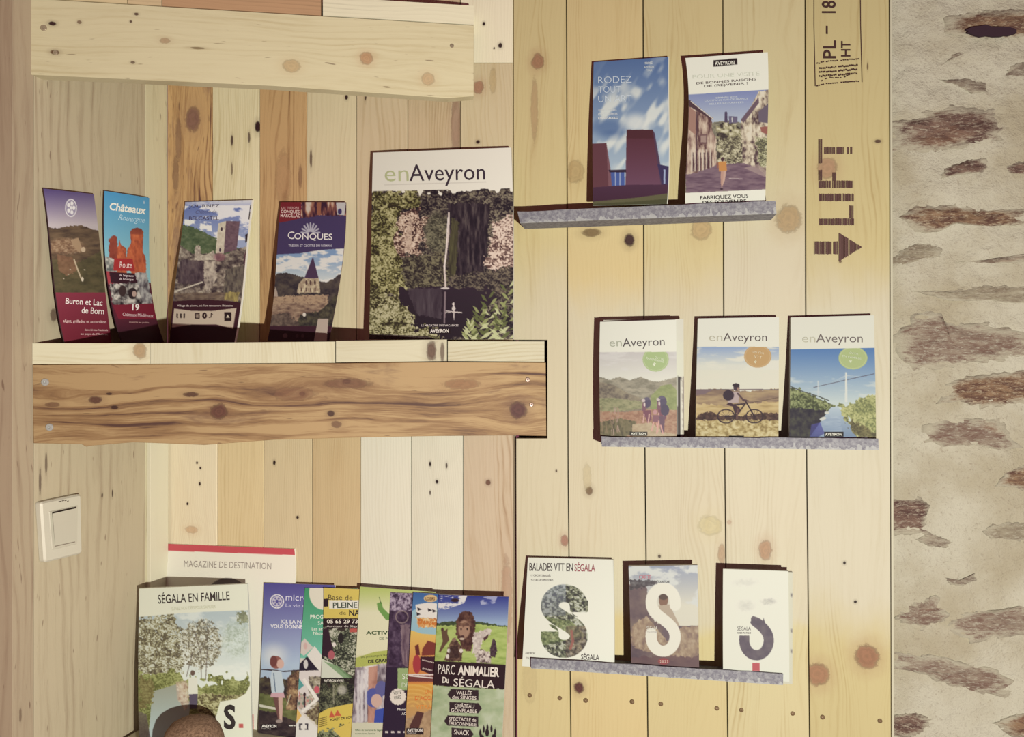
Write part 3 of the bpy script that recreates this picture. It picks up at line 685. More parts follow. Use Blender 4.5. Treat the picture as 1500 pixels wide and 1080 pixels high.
# upper shelf
P = FR.at(360, 130); s0 = empty('wooden_shelf', (P[0], P[1] + .06, P[2]), label='upper wooden wall shelf with pale knotty front board, nothing standing on it', cat='shelf')
tl = lambda u: -3 + (u - 38) * 40 / 656.0
pcs = [(38.5, 186, (206, 176, 126)), (187, 236.5, (204, 170, 122)), (237.5, 470, (190, 140, 96)), (473, 694, (232, 218, 178))]
for i, (a, b_, cc) in enumerate(pcs):
    c_ = np.array(cc, float)
    m = wood('upper_shelf_wood_%d' % i, FR, max(60, (a + b_) / 2), 20, cc, tuple(c_ * .93), tuple(c_ * .78), [], horiz=True, seed=400 + i * 9, ring=80, cont=.8)
    h_ = 28
    shelf_board(s0, a, b_, tl(a) - h_ - .6, tl(b_) - h_ - .6, tl(a) - .8, tl(b_) - .8, m, 0, cornr if i == 0 else None)
uk = [(537, 86, 9, 8.5, (186, 134, 92), .9), (427, 97, 12, 9, (190, 152, 100), .7), (627, 116, 9, 9, (196, 154, 108), .7), (77, 35, 5, 3, (66, 40, 38), 1.0), (81, 77, 6, 3.4, (110, 76, 52), .95), (117, 33, 3, 2.4, (120, 88, 66), .8), (200, 21, 3, 2, (90, 62, 50), .9),
      (195, 92, 3, 2, (100, 72, 56), .8), (242, 60, 7, 4, (166, 124, 88), .7), (192, 32, 1.6, 1.6, (90, 62, 50), .9), (290, 71, 10, 1.6, (130, 104, 70), .8)]
m = wood('pale_board_wood', FR, 360, 70, (216, 198, 150), (203, 182, 132), (170, 140, 98), uk, horiz=True, seed=430, ring=60, cont=.7, blotch=.5, flecks=.3)
prism('front_board', FR, [(38.5, -3), (250, 10), (470, 23.4), (694, 37), (694, 140.5), (656, 143.5), (400, 125.5), (38.5, 109)], 0.001, 0.018, m, s0)
for (u_, v_, r_) in ((64, 41, 4.6), (81, 77, 3.4), (662, 67, 3.0)): screw(s0, u_, v_, r_, .0015, (170, 150, 122))
# lower shelf, only its back part enters the picture
ZS = ZC - 0.5745
P = FR.at(420, 1150); s2 = empty('wooden_shelf', (P[0], P[1] + .06, ZS - .13), label='lowest wooden shelf under the row of magazines and leaflets at the bottom left', cat='shelf')
def low(u, z): return 540 - (z - ZC) * F / float(FR.at(u, 540, .02)[1])
ml = wood('low_shelf_wood', FR, 380, 1076, (214, 196, 150), (200, 178, 130), (172, 144, 98), [], horiz=True, seed=470, ring=90, cont=.6)
for i, (a, b_) in enumerate(((40, 225), (226, 470), (471, 640), (641, 751))):
    shelf_board(s2, a, b_, low(a, ZS), low(b_, ZS), low(a, ZS - .028), low(b_, ZS - .028), ml, .02, B.at(246.5, 540, .012)[:2] if i == 0 else None, B.at(750, 540, .002)[:2] if i == 3 else None)
prism('front_board', FR, [(40, low(40, ZS - .029)), (751, low(751, ZS - .029)), (751, low(751, ZS - .13)), (40, low(40, ZS - .13))], .021, .018, m, s2)

# ================================================================== NAILS IN THE PANEL
nl = [(776, 1019), (820, 1023), (858, 1026.5), (926, 1028.5), (968, 1031.5), (1050, 1038), (1086, 1040.5), (1161, 1045.5), (1205, 1051), (1289, 1056.5)]
for i, (u_, v_) in enumerate(nl):
    k = max(j for j in range(1, 6) if u_ > sx(j, v_)) - 1
    screw(vert[k], u_, v_, 3.3, .0006, (150, 118, 82), 'nail', R)
for k, u_, v_, r_, in ((1, 820, 0, 0),): pass

# ================================================================== GALVANISED LEDGES
mz, nt, b = newmat('galvanised_steel', .7, .3, .0); q = NT(nt); tc = nt.nodes.new('ShaderNodeTexCoord')
n1 = q.noise(tc.outputs['Object'], 210, 4, .7); mp_ = nt.nodes.new('ShaderNodeMapping'); mp_.inputs['Scale'].default_value = (1, 1, .3); nt.links.new(tc.outputs['Object'], mp_.inputs[0])
n2 = q.noise(mp_.outputs[0], 110, 3, .6)
c = q.mix(q.step(n1, .35, .7), alb((134, 128, 134), R, 1000, 640), alb((178, 173, 170), R, 1000, 640))
sz = nt.nodes.new('ShaderNodeSeparateXYZ'); nt.links.new(tc.outputs['UV'], sz.inputs[0])
n3 = q.noise(q.xyz(q.m('MULTIPLY', sz.outputs[0], 95.0), q.m('MULTIPLY', sz.outputs[1], 1.0), 0.0), 1.0, 2.0)
scratch_glint = q.m('GREATER_THAN', q.m('ADD', n3, q.m('MULTIPLY', sz.outputs[1], -.55)), .43)
c = q.mix(q.m('MULTIPLY', scratch_glint, .55), c, alb((214, 210, 198), R, 1000, 640))  # scratches and highlights painted pale along the lip's lower edge
nt.links.new(c, b.inputs['Base Color']); q.bump(n1, b, .25, .0006)
def ledge(top, bot, lab, off=.049, th=.0022):
    """L-shaped strip: a foot let out from the wall and an upright lip in front"""
    (u0, v0), (u1, v1) = top; (ub0, w0), (ub1, w1) = bot; N = 24
    root = empty('metal_ledge', R.at((u0 + u1) / 2, (w0 + w1) / 2, off), label=lab, cat='ledge')
    def strip(name, offA, offB, curves):
        pass
    s_ = np.linspace(0, 1, N)
    tu, tv = u0 + (u1 - u0) * s_, v0 + (v1 - v0) * s_; bu, bv = ub0 + (ub1 - ub0) * s_, w0 + (w1 - w0) * s_
    A = R.at(tu, tv, off); Bm = R.at(bu, bv, off); n3 = R.n3
    rs = np.random.RandomState(int(u0)); wob = np.interp(s_ * N, np.arange(N), rs.randn(N) * .00035)
    A[:, 2] += wob
    V_ = np.concatenate([A, Bm, Bm - n3 * th, A - n3 * th]); F_ = []
    uv = np.concatenate([np.stack([s_ * (u1 - u0) / 1000, 1 + 0 * s_], 1), np.stack([s_ * (u1 - u0) / 1000, 0 * s_], 1)] * 1 + [np.stack([s_ * (u1 - u0) / 1000, 0 * s_], 1), np.stack([s_ * (u1 - u0) / 1000, 1 + 0 * s_], 1)])
    for k in range(4):
        for i in range(N - 1): F_.append((k * N + i, ((k + 1) % 4) * N + i, ((k + 1) % 4) * N + i + 1, k * N + i + 1))
    F_ += [(0, 3 * N, 2 * N, N), (N - 1, 2 * N - 1, 3 * N - 1, 4 * N - 1)]
    mk('lip', V_, F_, mz, root, uv)
    C0 = Bm - n3 * (th + .0001); C1 = R.at(bu, bv, off) - n3 * (off - .0012)
    up_ = np.array([0, 0, th]); V_ = np.concatenate([C0, C1, C1 + up_, C0 + up_]); F_ = []
    for k in range(4):
        for i in range(N - 1): F_.append((k * N + i, ((k + 1) % 4) * N + i, ((k + 1) % 4) * N + i + 1, k * N + i + 1))
    F_ += [(0, 3 * N, 2 * N, N), (N - 1, 2 * N - 1, 3 * N - 1, 4 * N - 1)]
    uv2 = np.tile(np.stack([s_ * .4, 1 + 0 * s_], 1), (4, 1))
    mk('foot', V_, F_, mz, root, uv2)
    return root
ledge([(758, 310), (1136, 294)], [(762, 327), (1137.5, 313)], 'uppermost galvanised metal ledge, pale grey and sloping, under two leaflets')
ledge([(881, 640), (1286.5, 642.5)], [(881.5, 654.5), (1287.5, 659.5)], 'middle galvanised metal ledge holding three enAveyron booklets')
ledge([(777.8, 964.5), (1147.4, 987.5)], [(777.8, 979.5), (1147, 1004)], 'lowest galvanised metal ledge, dark grey and sloping, under three S booklets')

# ================================================================== SWITCH
P = L.at(90, 830, .005); sw = empty('light_switch', P, label='white plastic rocker light switch on the pale greyed boards at the left', cat='light switch')
ms = plain('switch_plastic', alb((206, 198, 172), L, 90, 770), .4, .4, 0, 50, .02)
ms2 = plain('rocker_plastic', alb((198, 190, 164), L, 90, 770), .35, .4, 0, 50, .02)
def rounded(quad, r, n=5):
    q_ = np.array(quad, float); out = []
    for i in range(4):
        a, p, c_ = q_[i - 1], q_[i], q_[(i + 1) % 4]; p0 = p + (a - p) / np.linalg.norm(a - p) * r; p1 = p + (c_ - p) / np.linalg.norm(c_ - p) * r
        for k in range(n + 1): t = k / n; out.append(tuple((1 - t) ** 2 * p0 + 2 * t * (1 - t) * p + t * t * p1))
    return out
prism('cover_plate', L, rounded([(60, 736), (119.5, 723.5), (121.5, 811), (66, 825)], 5), .010, .0095, ms, sw, .0025)
prism('rocker_frame', L, rounded([(72, 750), (114.5, 740.5), (113.5, 797), (76.5, 806)], 2), .0112, .003, ms2, sw, .0006)
V_ = []
R_ = [(77, 752.6), (111.6, 744.8), (111, 790.5), (80.5, 797.5)]
oo = [.0165, .0165, .0125, .0125]
Pf = np.array([L.at(a, b_, o_) for (a, b_), o_ in zip(R_, oo)]); Pb = np.array([L.at(a, b_, .0105) for (a, b_) in R_])
mk('rocker', np.concatenate([Pf, Pb]), [(0, 3, 2, 1), (4, 5, 6, 7), (0, 1, 5, 4), (1, 2, 6, 5), (2, 3, 7, 6), (3, 0, 4, 7)], ms2, sw)
prism('rocker_gap', L, [(77, 750.2), (112, 742.2), (112, 744.6), (77, 752.6)], .0118, .001, flat(alb((70, 58, 50), L, 90, 770)), sw, 0)
prism('rocker_gap', L, [(80.5, 800.0), (110, 793.5), (110, 794.6), (80.5, 801.2)], .0118, .001, flat(alb((140, 126, 108), L, 90, 770)), sw, 0)
for (a, b_, c_) in ((86, 734.6, 4), (91, 733.4, 3), (95, 732.9, 3), (98.6, 734.2, 2)): prism('maker_mark', L, [(a, b_), (a + c_, b_ - .8), (a + c_, b_ + .4), (a, b_ + 1.2)], .0104, .0006, flat(alb((80, 66, 56), L, 90, 770)), sw, 0)

# ================================================================== CORK-TOPPED KNOB ON THE LOWEST SHELF
yk = 1.125; ck = np.array([(283 - 750) / F * yk, yk, ZS]); hh = (540 - 1052) / F * yk + ZC - ZS; rk = 43 / F * yk
root = empty('speckled_dome', ck, label='brown speckled rounded object in front of the Ségala en famille magazine', cat='ornament')
V_, F_ = [], []; n = 40; prof = [(0.0, 0.0), (.78, 0), (.93, .08), (1.0, .25), (1.02, .45), (.98, .62), (.88, .78), (.72, .89), (.5, .96), (.25, .995)]
for (pr, ph) in prof[1:]:
    for i in range(n):
        a = i / n * 2 * math.pi; j = 1 + .015 * math.sin(3 * a + ph * 4) + .01 * math.sin(7 * a)
        V_.append(ck + np.array([pr * rk * j * math.cos(a), pr * rk * j * math.sin(a), ph * hh]))
V_.append(ck + np.array([0, 0, hh])); V_.append(ck.copy()); K = len(prof) - 1
for k in range(K - 1):
    for i in range(n): F_.append((k * n + i, k * n + (i + 1) % n, (k + 1) * n + (i + 1) % n, (k + 1) * n + i))
for i in range(n): F_.append(((K - 1) * n + i, (K - 1) * n + (i + 1) % n, K * n)); F_.append(((i + 1) % n, i, K * n + 1))
mc, nt, b = newmat('speckled_cork', .9, .15); q = NT(nt); tc = nt.nodes.new('ShaderNodeTexCoord')
n1 = q.noise(tc.outputs['Object'], 300, 4, .8); n2 = q.noise(tc.outputs['Object'], 60, 3)
kk = lambda c_: np.clip(lin(c_) / .95, 0, .9)
c = q.mix(q.step(n1, .38, .62), kk((84, 64, 54)), kk((138, 114, 96))); c = q.mix(q.m('MULTIPLY', n2, .4), c, kk((150, 126, 104)))
nt.links.new(c, b.inputs['Base Color']); q.bump(n1, b, .8, .002)
mk('body', V_, F_, mc, root, smooth=True)
# ================================================================== PRINTED MATTER
VA = (4.153, 40, 260); VB = (3.374, 380, 200); VC = (3.2727, 800, 0); VD = (3.125, 840, 430); VE = (2.7, 740, 680)
VF = (3.6, 190, 780); VG = (4.5, 370, 840); VH = (4.5, 560, 840)
VBel = (4.909, 240, 285); VSt = (4.694, 1000, 70); VHk = (6.75, 870, 500)
GB = 'leaflets along the middle wooden shelf'
def pxp(view, *pts): return [(x / view[0] + view[1], y / view[0] + view[2]) for x, y in pts]

# ---- 1 Buron et Lac de Born
c = Cover(L, pxp(VA, (98, 68), (130, 300), (165, 650), (228, 1006)), pxp(VA, (405, 102), (430, 300), (470, 650), (512, 1010)), (.010, .028, -.004, .003), VA, (130, 44, 58))
c.grad(c.rect(0, 0, 900, 330), (88, 72, 120), (190, 178, 176), 80, 290)
g = c.below([(90, 300), (180, 310), (260, 298), (330, 290), (400, 318), (480, 330)]) * c.rect(0, 0, 900, 705)
c.tex(g, [(72, 56, 48), (98, 78, 58), (120, 96, 70)], 60, 18, 3, 5)
c.tex(g * c.below([(90, 480), (300, 520), (480, 430)]), [(66, 62, 42), (88, 82, 52), (104, 92, 60)], 50, 30, 6, 5, al=.8)
v_ = c.ell(230, 420, 110, 48, .3); c.tex(v_, [(110, 78, 60), (150, 116, 84), (190, 160, 124)], 14, 9, 8, 3, al=.9)
c.put(c.poly([(262, 380), (310, 368), (330, 420), (320, 460), (296, 440)]), (170, 140, 104)); c.put(c.ell(340, 440, 14, 16), (200, 176, 140))
c.tex(c.poly([(180, 470), (270, 480), (310, 560), (240, 600), (190, 560)]), [(120, 84, 60), (150, 108, 78)], 18, 18, 2, 3, al=.8)
c.put(c.path([(285, 500), (310, 570), (330, 620)], 8), (196, 176, 140)); c.put(c.ell(335, 620, 7, 14), (214, 200, 170))
for x_, y_ in ((222, 615), (250, 590), (348, 562), (262, 560)): c.put(c.ell(x_, y_, 5, 4), (190, 172, 140))
c.grad(c.rect(0, 700, 900, 1100), (140, 50, 66), (112, 30, 44), 700, 1000)
e = c.ell(266, 187, 35, 55); c.put(e, (226, 222, 214)); c.put(c.ell(266, 187, 30, 49), (150, 140, 160))
for k in range(5): c.put(c.ell(266 + 17 * math.cos(k * 1.257), 187 + 28 * math.sin(k * 1.257), 9, 13), (226, 222, 214))
c.put(c.ell(266, 187, 7, 11), (226, 222, 214))
c.text('Buron et Lac', 457, 780, 36, 225, (240, 228, 214), 3, .012, 'r').text('de Born', 466, 832, 36, 136, (240, 228, 214), 3, .012, 'r')
c.text('aligot, grillades et accordéon', 480, 888, 17, 262, (224, 190, 180), 1.5, .01, 'r').text('Saint-Urcize Nasbinals', 490, 935, 11, 140, (224, 190, 180), 1, .01, 'r').text('au pays de l\'Aubrac', 490, 960, 11, 166, (224, 190, 180), 1, .01, 'r')
leaflet('leaflet', c, .0016, 'narrow leaflet Buron et Lac de Born, purple sky over a crimson foot', 'leaflet', .02, GB, (70, 50, 52))

# ---- 2 Châteaux
c = Cover(L, pxp(VA, (470, 82), (475, 500), (500, 700), (575, 1003)), pxp(VA, (742, 124), (742, 480), (757, 700), (832, 1005)), (.010, .040, -.012, .003), VA, (90, 30, 44))
c.grad(c.rect(0, 0, 1400, 640), (66, 142, 184), (140, 190, 190), 100, 560)
og = [(150, 66, 44), (190, 88, 52), (208, 108, 62)]
c.tex(c.poly([(498, 370), (530, 352), (548, 372), (548, 500), (498, 500)]), [(130, 54, 42), (160, 72, 50)], 30, 40, 2, 3)
c.tex(c.poly([(545, 430), (556, 410), (562, 376), (568, 410), (600, 430), (604, 600), (545, 600)]), og, 14, 30, 5, 3, rg=1.5)
c.tex(c.poly([(626, 330), (640, 312), (668, 306), (694, 314), (704, 332), (700, 450), (718, 490), (722, 580), (640, 600), (600, 500), (608, 440), (630, 400)]), og, 14, 30, 3, 4, rg=1.5)
c.grad(c.poly([(626, 330), (640, 312), (668, 306), (694, 314), (704, 332), (702, 350), (626, 346)]), (112, 48, 40), (150, 68, 48), 306, 350, .8)
c.put(c.poly([(476, 480), (540, 500), (545, 640), (480, 640)]), (150, 150, 140)); c.tex(c.poly([(476, 480), (540, 500), (545, 640), (480, 640)]), [(90, 92, 88), (190, 186, 170)], 14, 20, 1, 2)
c.put(c.poly([(530, 492), (640, 496), (654, 570), (524, 566)]), (170, 44, 44))
c.put(c.poly([(480, 570), (545, 575), (545, 640), (490, 650)]), (168, 60, 66))
c.put(c.poly([(500, 575), (670, 585), (690, 650), (510, 640)]), (56, 26, 36))
c.tex(c.poly([(500, 645), (690, 640), (740, 780), (520, 775)]), [(40, 30, 34), (110, 104, 98), (196, 188, 172)], 26, 30, 11, 3, contrast=1.5)
c.put(c.ell(580, 690, 22, 34), (60, 44, 44)); c.put(c.ell(640, 705, 26, 34), (48, 36, 38)); c.put(c.ell(650, 708, 13, 18), (180, 150, 132))
c.tex(c.poly([(655, 580), (725, 575), (760, 770), (700, 770)]), [(80, 70, 74), (150, 146, 140), (196, 190, 176)], 14, 30, 7, 3)
c.put(c.poly([(520, 775), (780, 765), (810, 860), (560, 870)]), (124, 30, 46)); c.grad(c.rect(0, 860, 1400, 1100), (84, 30, 44), (56, 20, 32), 860, 960)
c.text('Châteaux', 498, 196, 42, 222, (238, 234, 214), 7, .03, shear=.05).text('Rouergue', 552, 258, 34, 160, (190, 214, 214), 7, -.004, shear=.3)
c.text('Route', 562, 548, 36, 74, (234, 208, 196), 3, 0).text('de Seigneurs', 560, 600, 13, 86, (220, 200, 196), 4, .01).text('de Rouergue', 560, 622, 13, 86, (220, 200, 196), 4, .01)
c.text('19', 638, 808, 38, 42, (240, 230, 214), 3, .02).text('Châteaux Médiévaux', 580, 842, 20, 186, (222, 196, 190), 3, 0).text('ouverts au public', 620, 884, 10, 120, (200, 160, 150), 2, 0)
c.text('i', 708, 160, 20, None, (230, 240, 230), 0, .02)
leaflet('leaflet', c, .0016, 'narrow leaflet titled Châteaux with orange towers on a turquoise sky', 'leaflet', .025, GB, (60, 40, 44))

# ---- 3 Belcastel
c = Cover(B, pxp(VA, (960, 150), (945, 330), (900, 600), (878, 900), (863, 1005)), pxp(VA, (1375, 137), (1340, 450), (1310, 750), (1268, 1005)), (.012, .055, -.004, .0), VBel, (58, 26, 34))
c.grad(c.rect(0, 0, 800, 500), (92, 108, 168), (150, 160, 188), 60, 330)
c.clouds(c.rect(0, 0, 800, 330), (226, 222, 218), 150, 70, 4, .50, .66)
c.clouds(c.poly([(150, 180), (340, 200), (350, 290), (150, 230)]), (230, 226, 214), 60, 40, 8, .3, .5)
c.grad(c.rect(0, 0, 800, 80), (226, 220, 206), (150, 156, 190), 30, 80, .7)
c.tex(c.below([(130, 215), (200, 232), (290, 270), (380, 320), (560, 400), (640, 420)]) * c.rect(0, 0, 640, 780), [(62, 76, 50), (84, 98, 64), (110, 118, 84)], 24, 18, 3, 4)
g = c.below([(110, 360), (200, 420), (440, 430), (560, 380), (640, 380)]) * c.rect(0, 0, 640, 770)
c.tex(g, [(58, 44, 48), (92, 78, 72), (134, 118, 102), (172, 158, 136)], 30, 26, 5, 5, contrast=1.3)
c.put(c.poly([(392, 210), (446, 192), (430, 424), (372, 424)]), (206, 194, 166)); c.tex(c.poly([(392, 210), (446, 192), (430, 424), (372, 424)]), [(176, 160, 136), (216, 204, 176)], 12, 20, 5, 3, al=.7, rg=0)
c.put(c.poly([(446, 192), (544, 194), (522, 400), (430, 424)]), (106, 78, 88)); c.tex(c.poly([(446, 192), (544, 194), (522, 400), (430, 424)]), [(92, 66, 76), (124, 94, 100)], 18, 14, 6, 3, al=.8, rg=0)
for x_, y_ in ((415, 250), (404, 400)): c.put(c.ell(x_, y_, 8, 14), (70, 50, 60))
c.put(c.poly([(224, 385), (236, 366), (262, 372), (266, 430), (300, 440), (356, 404), (380, 470), (222, 474)]), (196, 182, 156)); c.tex(c.poly([(224, 385), (236, 366), (262, 372), (266, 430), (300, 440), (356, 404), (380, 470), (222, 474)]), [(130, 112, 100), (210, 198, 170)], 10, 14, 6, 3, al=.8)
c.tex(c.poly([(120, 470), (290, 474), (290, 640), (100, 640)]), [(56, 40, 48), (84, 66, 72), (104, 86, 84)], 14, 40, 9, 3, al=.9)
c.tex(c.poly([(290, 480), (370, 480), (380, 600), (310, 720), (290, 640)]), [(110, 96, 88), (176, 160, 140), (200, 186, 160)], 16, 30, 2, 4)
c.put(c.ell(400, 450, 40, 30, .3), (140, 80, 92), .6); c.tex(c.poly([(440, 540), (600, 500), (560, 740), (420, 720)]), [(60, 52, 50), (98, 86, 76), (120, 110, 88)], 14, 40, 12, 3, al=.9)
c.put(c.poly([(85, 692), (280, 624), (280, 634), (85, 704)]), (196, 184, 160)); c.tex(c.poly([(85, 710), (540, 700), (530, 775), (85, 770)]), [(90, 70, 62), (130, 108, 84)], 30, 10, 1, 3, al=.8); c.tex(c.poly([(440, 700), (540, 700), (530, 770), (430, 750)]), [(120, 104, 60), (196, 176, 90)], 10, 30, 1, 3, al=.8)
c.put(c.below([(60, 768), (180, 760), (300, 756), (420, 762), (560, 776)]), (60, 26, 36)); c.put(c.rect(574, 400, 700, 800) * c.below([(560, 470), (600, 380), (700, 380)]), (84, 44, 56), .8)
c.put(c.poly([(76, 820), (200, 836), (340, 838), (520, 816), (497, 964), (380, 934), (200, 934), (60, 955)]), (192, 172, 146))
c.text('JOURNEZ', 180, 96, 22, 220, (60, 44, 64), -1, -.005).text('Château de', 226, 138, 24, 150, (90, 84, 110), -2, -.01, shear=.3).text('BELCASTEL', 182, 186, 27, 214, (70, 56, 80), -1, 0)
c.text('Village de pierre, où l\'art rencontre l\'histoire', 96, 806, 13, 400, (222, 204, 190), 0, .008)
for x_ in (98, 124, 148): c.put(c.ell(x_, 862, 6, 8), (40, 24, 26)); c.put(c.rect(x_ - 5, 868, x_ + 5, 888), (40, 24, 26))
c.put(c.rect(224, 852, 258, 892), (46, 28, 30)); c.put(c.rect(231, 860, 251, 884), (150, 130, 110)); c.put(c.ell(293, 870, 17, 22), (46, 28, 30)); c.put(c.path([(326, 884), (340, 880), (340, 852), (350, 862)], 6), (46, 28, 30))
c.put(c.rect(434, 846, 484, 910), (42, 26, 28)); c.put(c.poly([(446, 886), (458, 862), (474, 886)]), (206, 190, 162))
c.text('f', 289, 882, 22, None, (192, 172, 146), 0, .02)
c.put(c.poly([(618, 80), (634, 80), (628, 180), (606, 180)]), (46, 32, 40)); c.put(c.ell(622, 118, 6, 14), (180, 176, 190)); c.put(c.poly([(584, 290), (606, 280), (606, 330), (584, 350)]), (46, 32, 40))
c.put((c.S > .975).astype(float), (226, 216, 196))
leaflet('leaflet', c, .0018, 'leaflet titled Belcastel with a square castle tower above grey village houses', 'leaflet', .03, GB)

# ---- 4 Conques
c = Cover(B, pxp(VB, (105, 325), (85, 600), (65, 850), (40, 1012)), pxp(VB, (428, 325), (412, 600), (400, 700), (360, 920), (343, 1012)), (.012, .050, .004, .0), VB, (58, 26, 40))
c.put(c.rect(0, 300, 600, 585), (70, 56, 96)); c.put(c.poly([(95, 300), (208, 300), (206, 405), (150, 418), (95, 428)]), (128, 34, 44))
c.tex(c.poly([(208, 300), (440, 300), (440, 392), (300, 390), (206, 402)]), [(60, 30, 50), (110, 60, 60), (176, 120, 90), (206, 190, 170)], 20, 60, 3, 3, contrast=1.5)
c.put(c.rect(284, 328, 304, 390), (150, 90, 66)); c.put(c.poly([(378, 328), (426, 328), (420, 390), (384, 388)]), (190, 186, 180)); c.put(c.ell(396, 372, 10, 14), (60, 50, 100))
c.grad(c.below([(60, 585), (200, 578), (300, 562), (440, 552)]) * c.rect(0, 0, 600, 800), (120, 150, 184), (190, 200, 196), 580, 700)
c.clouds(c.below([(60, 585), (200, 578), (300, 562), (440, 552)]) * c.rect(0, 0, 600, 740), (218, 216, 204), 90, 36, 2, .42, .62)
c.tex(c.below([(60, 690), (110, 672), (170, 682), (240, 700), (330, 720), (400, 680), (420, 670)]), [(44, 36, 46), (70, 60, 58), (92, 80, 68)], 26, 20, 7, 4)
c.put(c.poly([(262, 600), (266, 600), (292, 700), (220, 706)]), (74, 52, 78))
c.put(c.poly([(220, 700), (294, 704), (300, 772), (186, 772), (194, 730)]), (190, 172, 136)); c.tex(c.poly([(220, 700), (294, 704), (300, 772), (186, 772), (194, 730)]), [(140, 116, 94), (206, 190, 150)], 9, 12, 6, 2, al=.8)
for x_ in (232, 252, 274): c.put(c.ell(x_, 722, 5, 11), (90, 66, 60)); 
for x_ in (205, 228, 250, 272): c.put(c.rect(x_, 748, x_ + 6, 766), (100, 76, 66))
c.put(c.poly([(80, 740), (90, 770), (94, 800), (70, 800)]), (170, 150, 130))
c.tex(c.poly([(66, 790), (340, 780), (330, 850), (64, 850)]), [(120, 92, 76), (176, 146, 112), (150, 124, 98)], 14, 8, 4, 3)
c.tex(c.poly([(60, 840), (150, 820), (230, 830), (330, 820), (300, 870), (220, 880), (170, 930), (56, 930)]), [(96, 72, 64), (140, 112, 90), (168, 142, 112)], 24, 10, 9, 4)
c.tex(c.poly([(200, 880), (300, 860), (400, 760), (366, 920), (340, 950), (180, 950)]), [(36, 30, 36), (62, 56, 48), (92, 84, 62)], 16, 16, 5, 4)
c.tex(c.poly([(52, 880), (140, 870), (200, 930), (52, 960)]), [(70, 56, 52), (120, 100, 84)], 12, 12, 15, 3); c.put(c.rect(0, 936, 700, 1100), (60, 28, 40)); c.put(c.ell(222, 880, 8, 10), (210, 200, 180))
c.put(c.poly([(290, 900), (340, 900), (332, 1012), (268, 1012)]), (178, 158, 140)); c.put(c.ell(128, 984, 12, 12), (110, 80, 84))
for x_ in (186, 214): c.put(c.ell(x_, 986, 8, 9), (84, 52, 62))
for k in range(9):
    a = math.radians(188 + k * 20.5); c.put(c.path([(252 + 14 * math.cos(a), 480 + 12 * math.sin(a)), (252 + 45 * math.cos(a), 482 + 52 * math.sin(a))], 8), (176, 172, 180))
c.text('LES TRÉSORS', 108, 357, 9, 88, (214, 170, 160), 0, .01).text('CONQUES', 106, 378, 15, 92, (230, 200, 186), 1, .02).text('MARCILLAC', 104, 398, 15, 98, (230, 200, 186), 1, .02)
c.text('C', 140, 506, 36, None, (232, 226, 214), 1, .0).text('ONQUES', 172, 507, 29, 188, (232, 226, 214), 1, .006).text('TRÉSOR ET CLOÎTRE DU ROMAN', 144, 545, 11, 212, (206, 200, 204), 0, .01)
leaflet('leaflet', c, .0012, 'wavy leaflet titled Conques with a church spire under clouds', 'leaflet', .03, GB, (90, 60, 70))

# ---- 5 the large magazine
def foliage(c, m, cols, f, seed, con=1.6, al=1.0):
    m = c.rough(m, f * .9, f * .8, seed) * c.clip
    n = .45 * c.noise(f * 1.7, f * 1.4, seed, 3) + .55 * c.noise(6.5, 5.5, seed + 77, 2)
    n = np.clip((n - .5) * con * 1.25 + .5, 0, .9999) * (len(cols) - 1); i = n.astype(int); fr_ = (n - i)[..., None]; C = np.array(cols, float)
    c.put(m, C[i] * (1 - fr_) + C[np.minimum(i + 1, len(cols) - 1)] * fr_, al)
c = Cover(B, pxp(VB, (561, 80), (552, 500), (543, 1003)), pxp(VB, (1243, 55), (1252, 300), (1255, 700), (1254, 1003)), (.018, .044, .002, .004), VB, WHITE, 1.2)
ph = c.below([(540, 272), (1260, 256)]); c.clip = ph
foliage(c, ph, [(34, 26, 36), (62, 50, 52), (100, 90, 76), (140, 130, 104)], 30, 3)
foliage(c, ph * c.poly([(560, 260), (770, 265), (800, 350), (700, 380), (690, 500), (700, 600), (760, 700), (740, 790), (540, 760)]), [(52, 44, 30), (100, 96, 50), (146, 140, 84), (190, 184, 128)], 24, 12, 1.9)
foliage(c, c.poly([(740, 370), (820, 380), (830, 520), (800, 590), (700, 590), (680, 480)]), [(70, 44, 44), (150, 116, 96), (206, 178, 148), (226, 204, 176)], 40, 21, 2.2)
c.put(c.poly([(742, 400), (758, 400), (752, 560), (718, 570), (724, 500)]), (206, 180, 152), .7)
foliage(c, c.ell(880, 480, 66, 100, .3), [(60, 56, 46), (96, 92, 72), (132, 126, 96)], 12, 31, 1.8)
c.tex(c.poly([(930, 330), (1140, 330), (1110, 700), (930, 720)]), [(34, 24, 36), (54, 42, 50), (88, 76, 74)], 12, 60, 33, 4, 1, 1.4)
c.tex(c.poly([(950, 400), (985, 420), (970, 690), (925, 700)]), [(56, 50, 40), (92, 88, 56)], 8, 50, 4, 3)
foliage(c, c.poly([(1160, 430), (1262, 380), (1262, 680), (1110, 650)]), [(90, 64, 60), (170, 140, 122), (216, 192, 166), (228, 208, 184)], 18, 41, 2.2)
foliage(c, c.poly([(700, 600), (920, 570), (930, 740), (720, 770)]), [(46, 38, 40), (86, 78, 62), (130, 122, 90)], 16, 44, 1.8)
foliage(c, c.poly([(940, 690), (1262, 640), (1262, 800), (1100, 760), (940, 750)]), [(40, 32, 38), (70, 60, 56), (120, 108, 86)], 16, 47, 1.8)
c.grad(c.rough(c.poly([(690, 752), (800, 742), (1110, 756), (1180, 800), (1110, 860), (1060, 1000), (820, 1000), (720, 880), (660, 800)]), 22, 26), (50, 36, 48), (40, 28, 38), 750, 980)
c.tex(c.poly([(730, 750), (900, 750), (900, 900), (780, 880)]), [(60, 46, 56), (96, 84, 88)], 14, 70, 51, 3, al=.8)
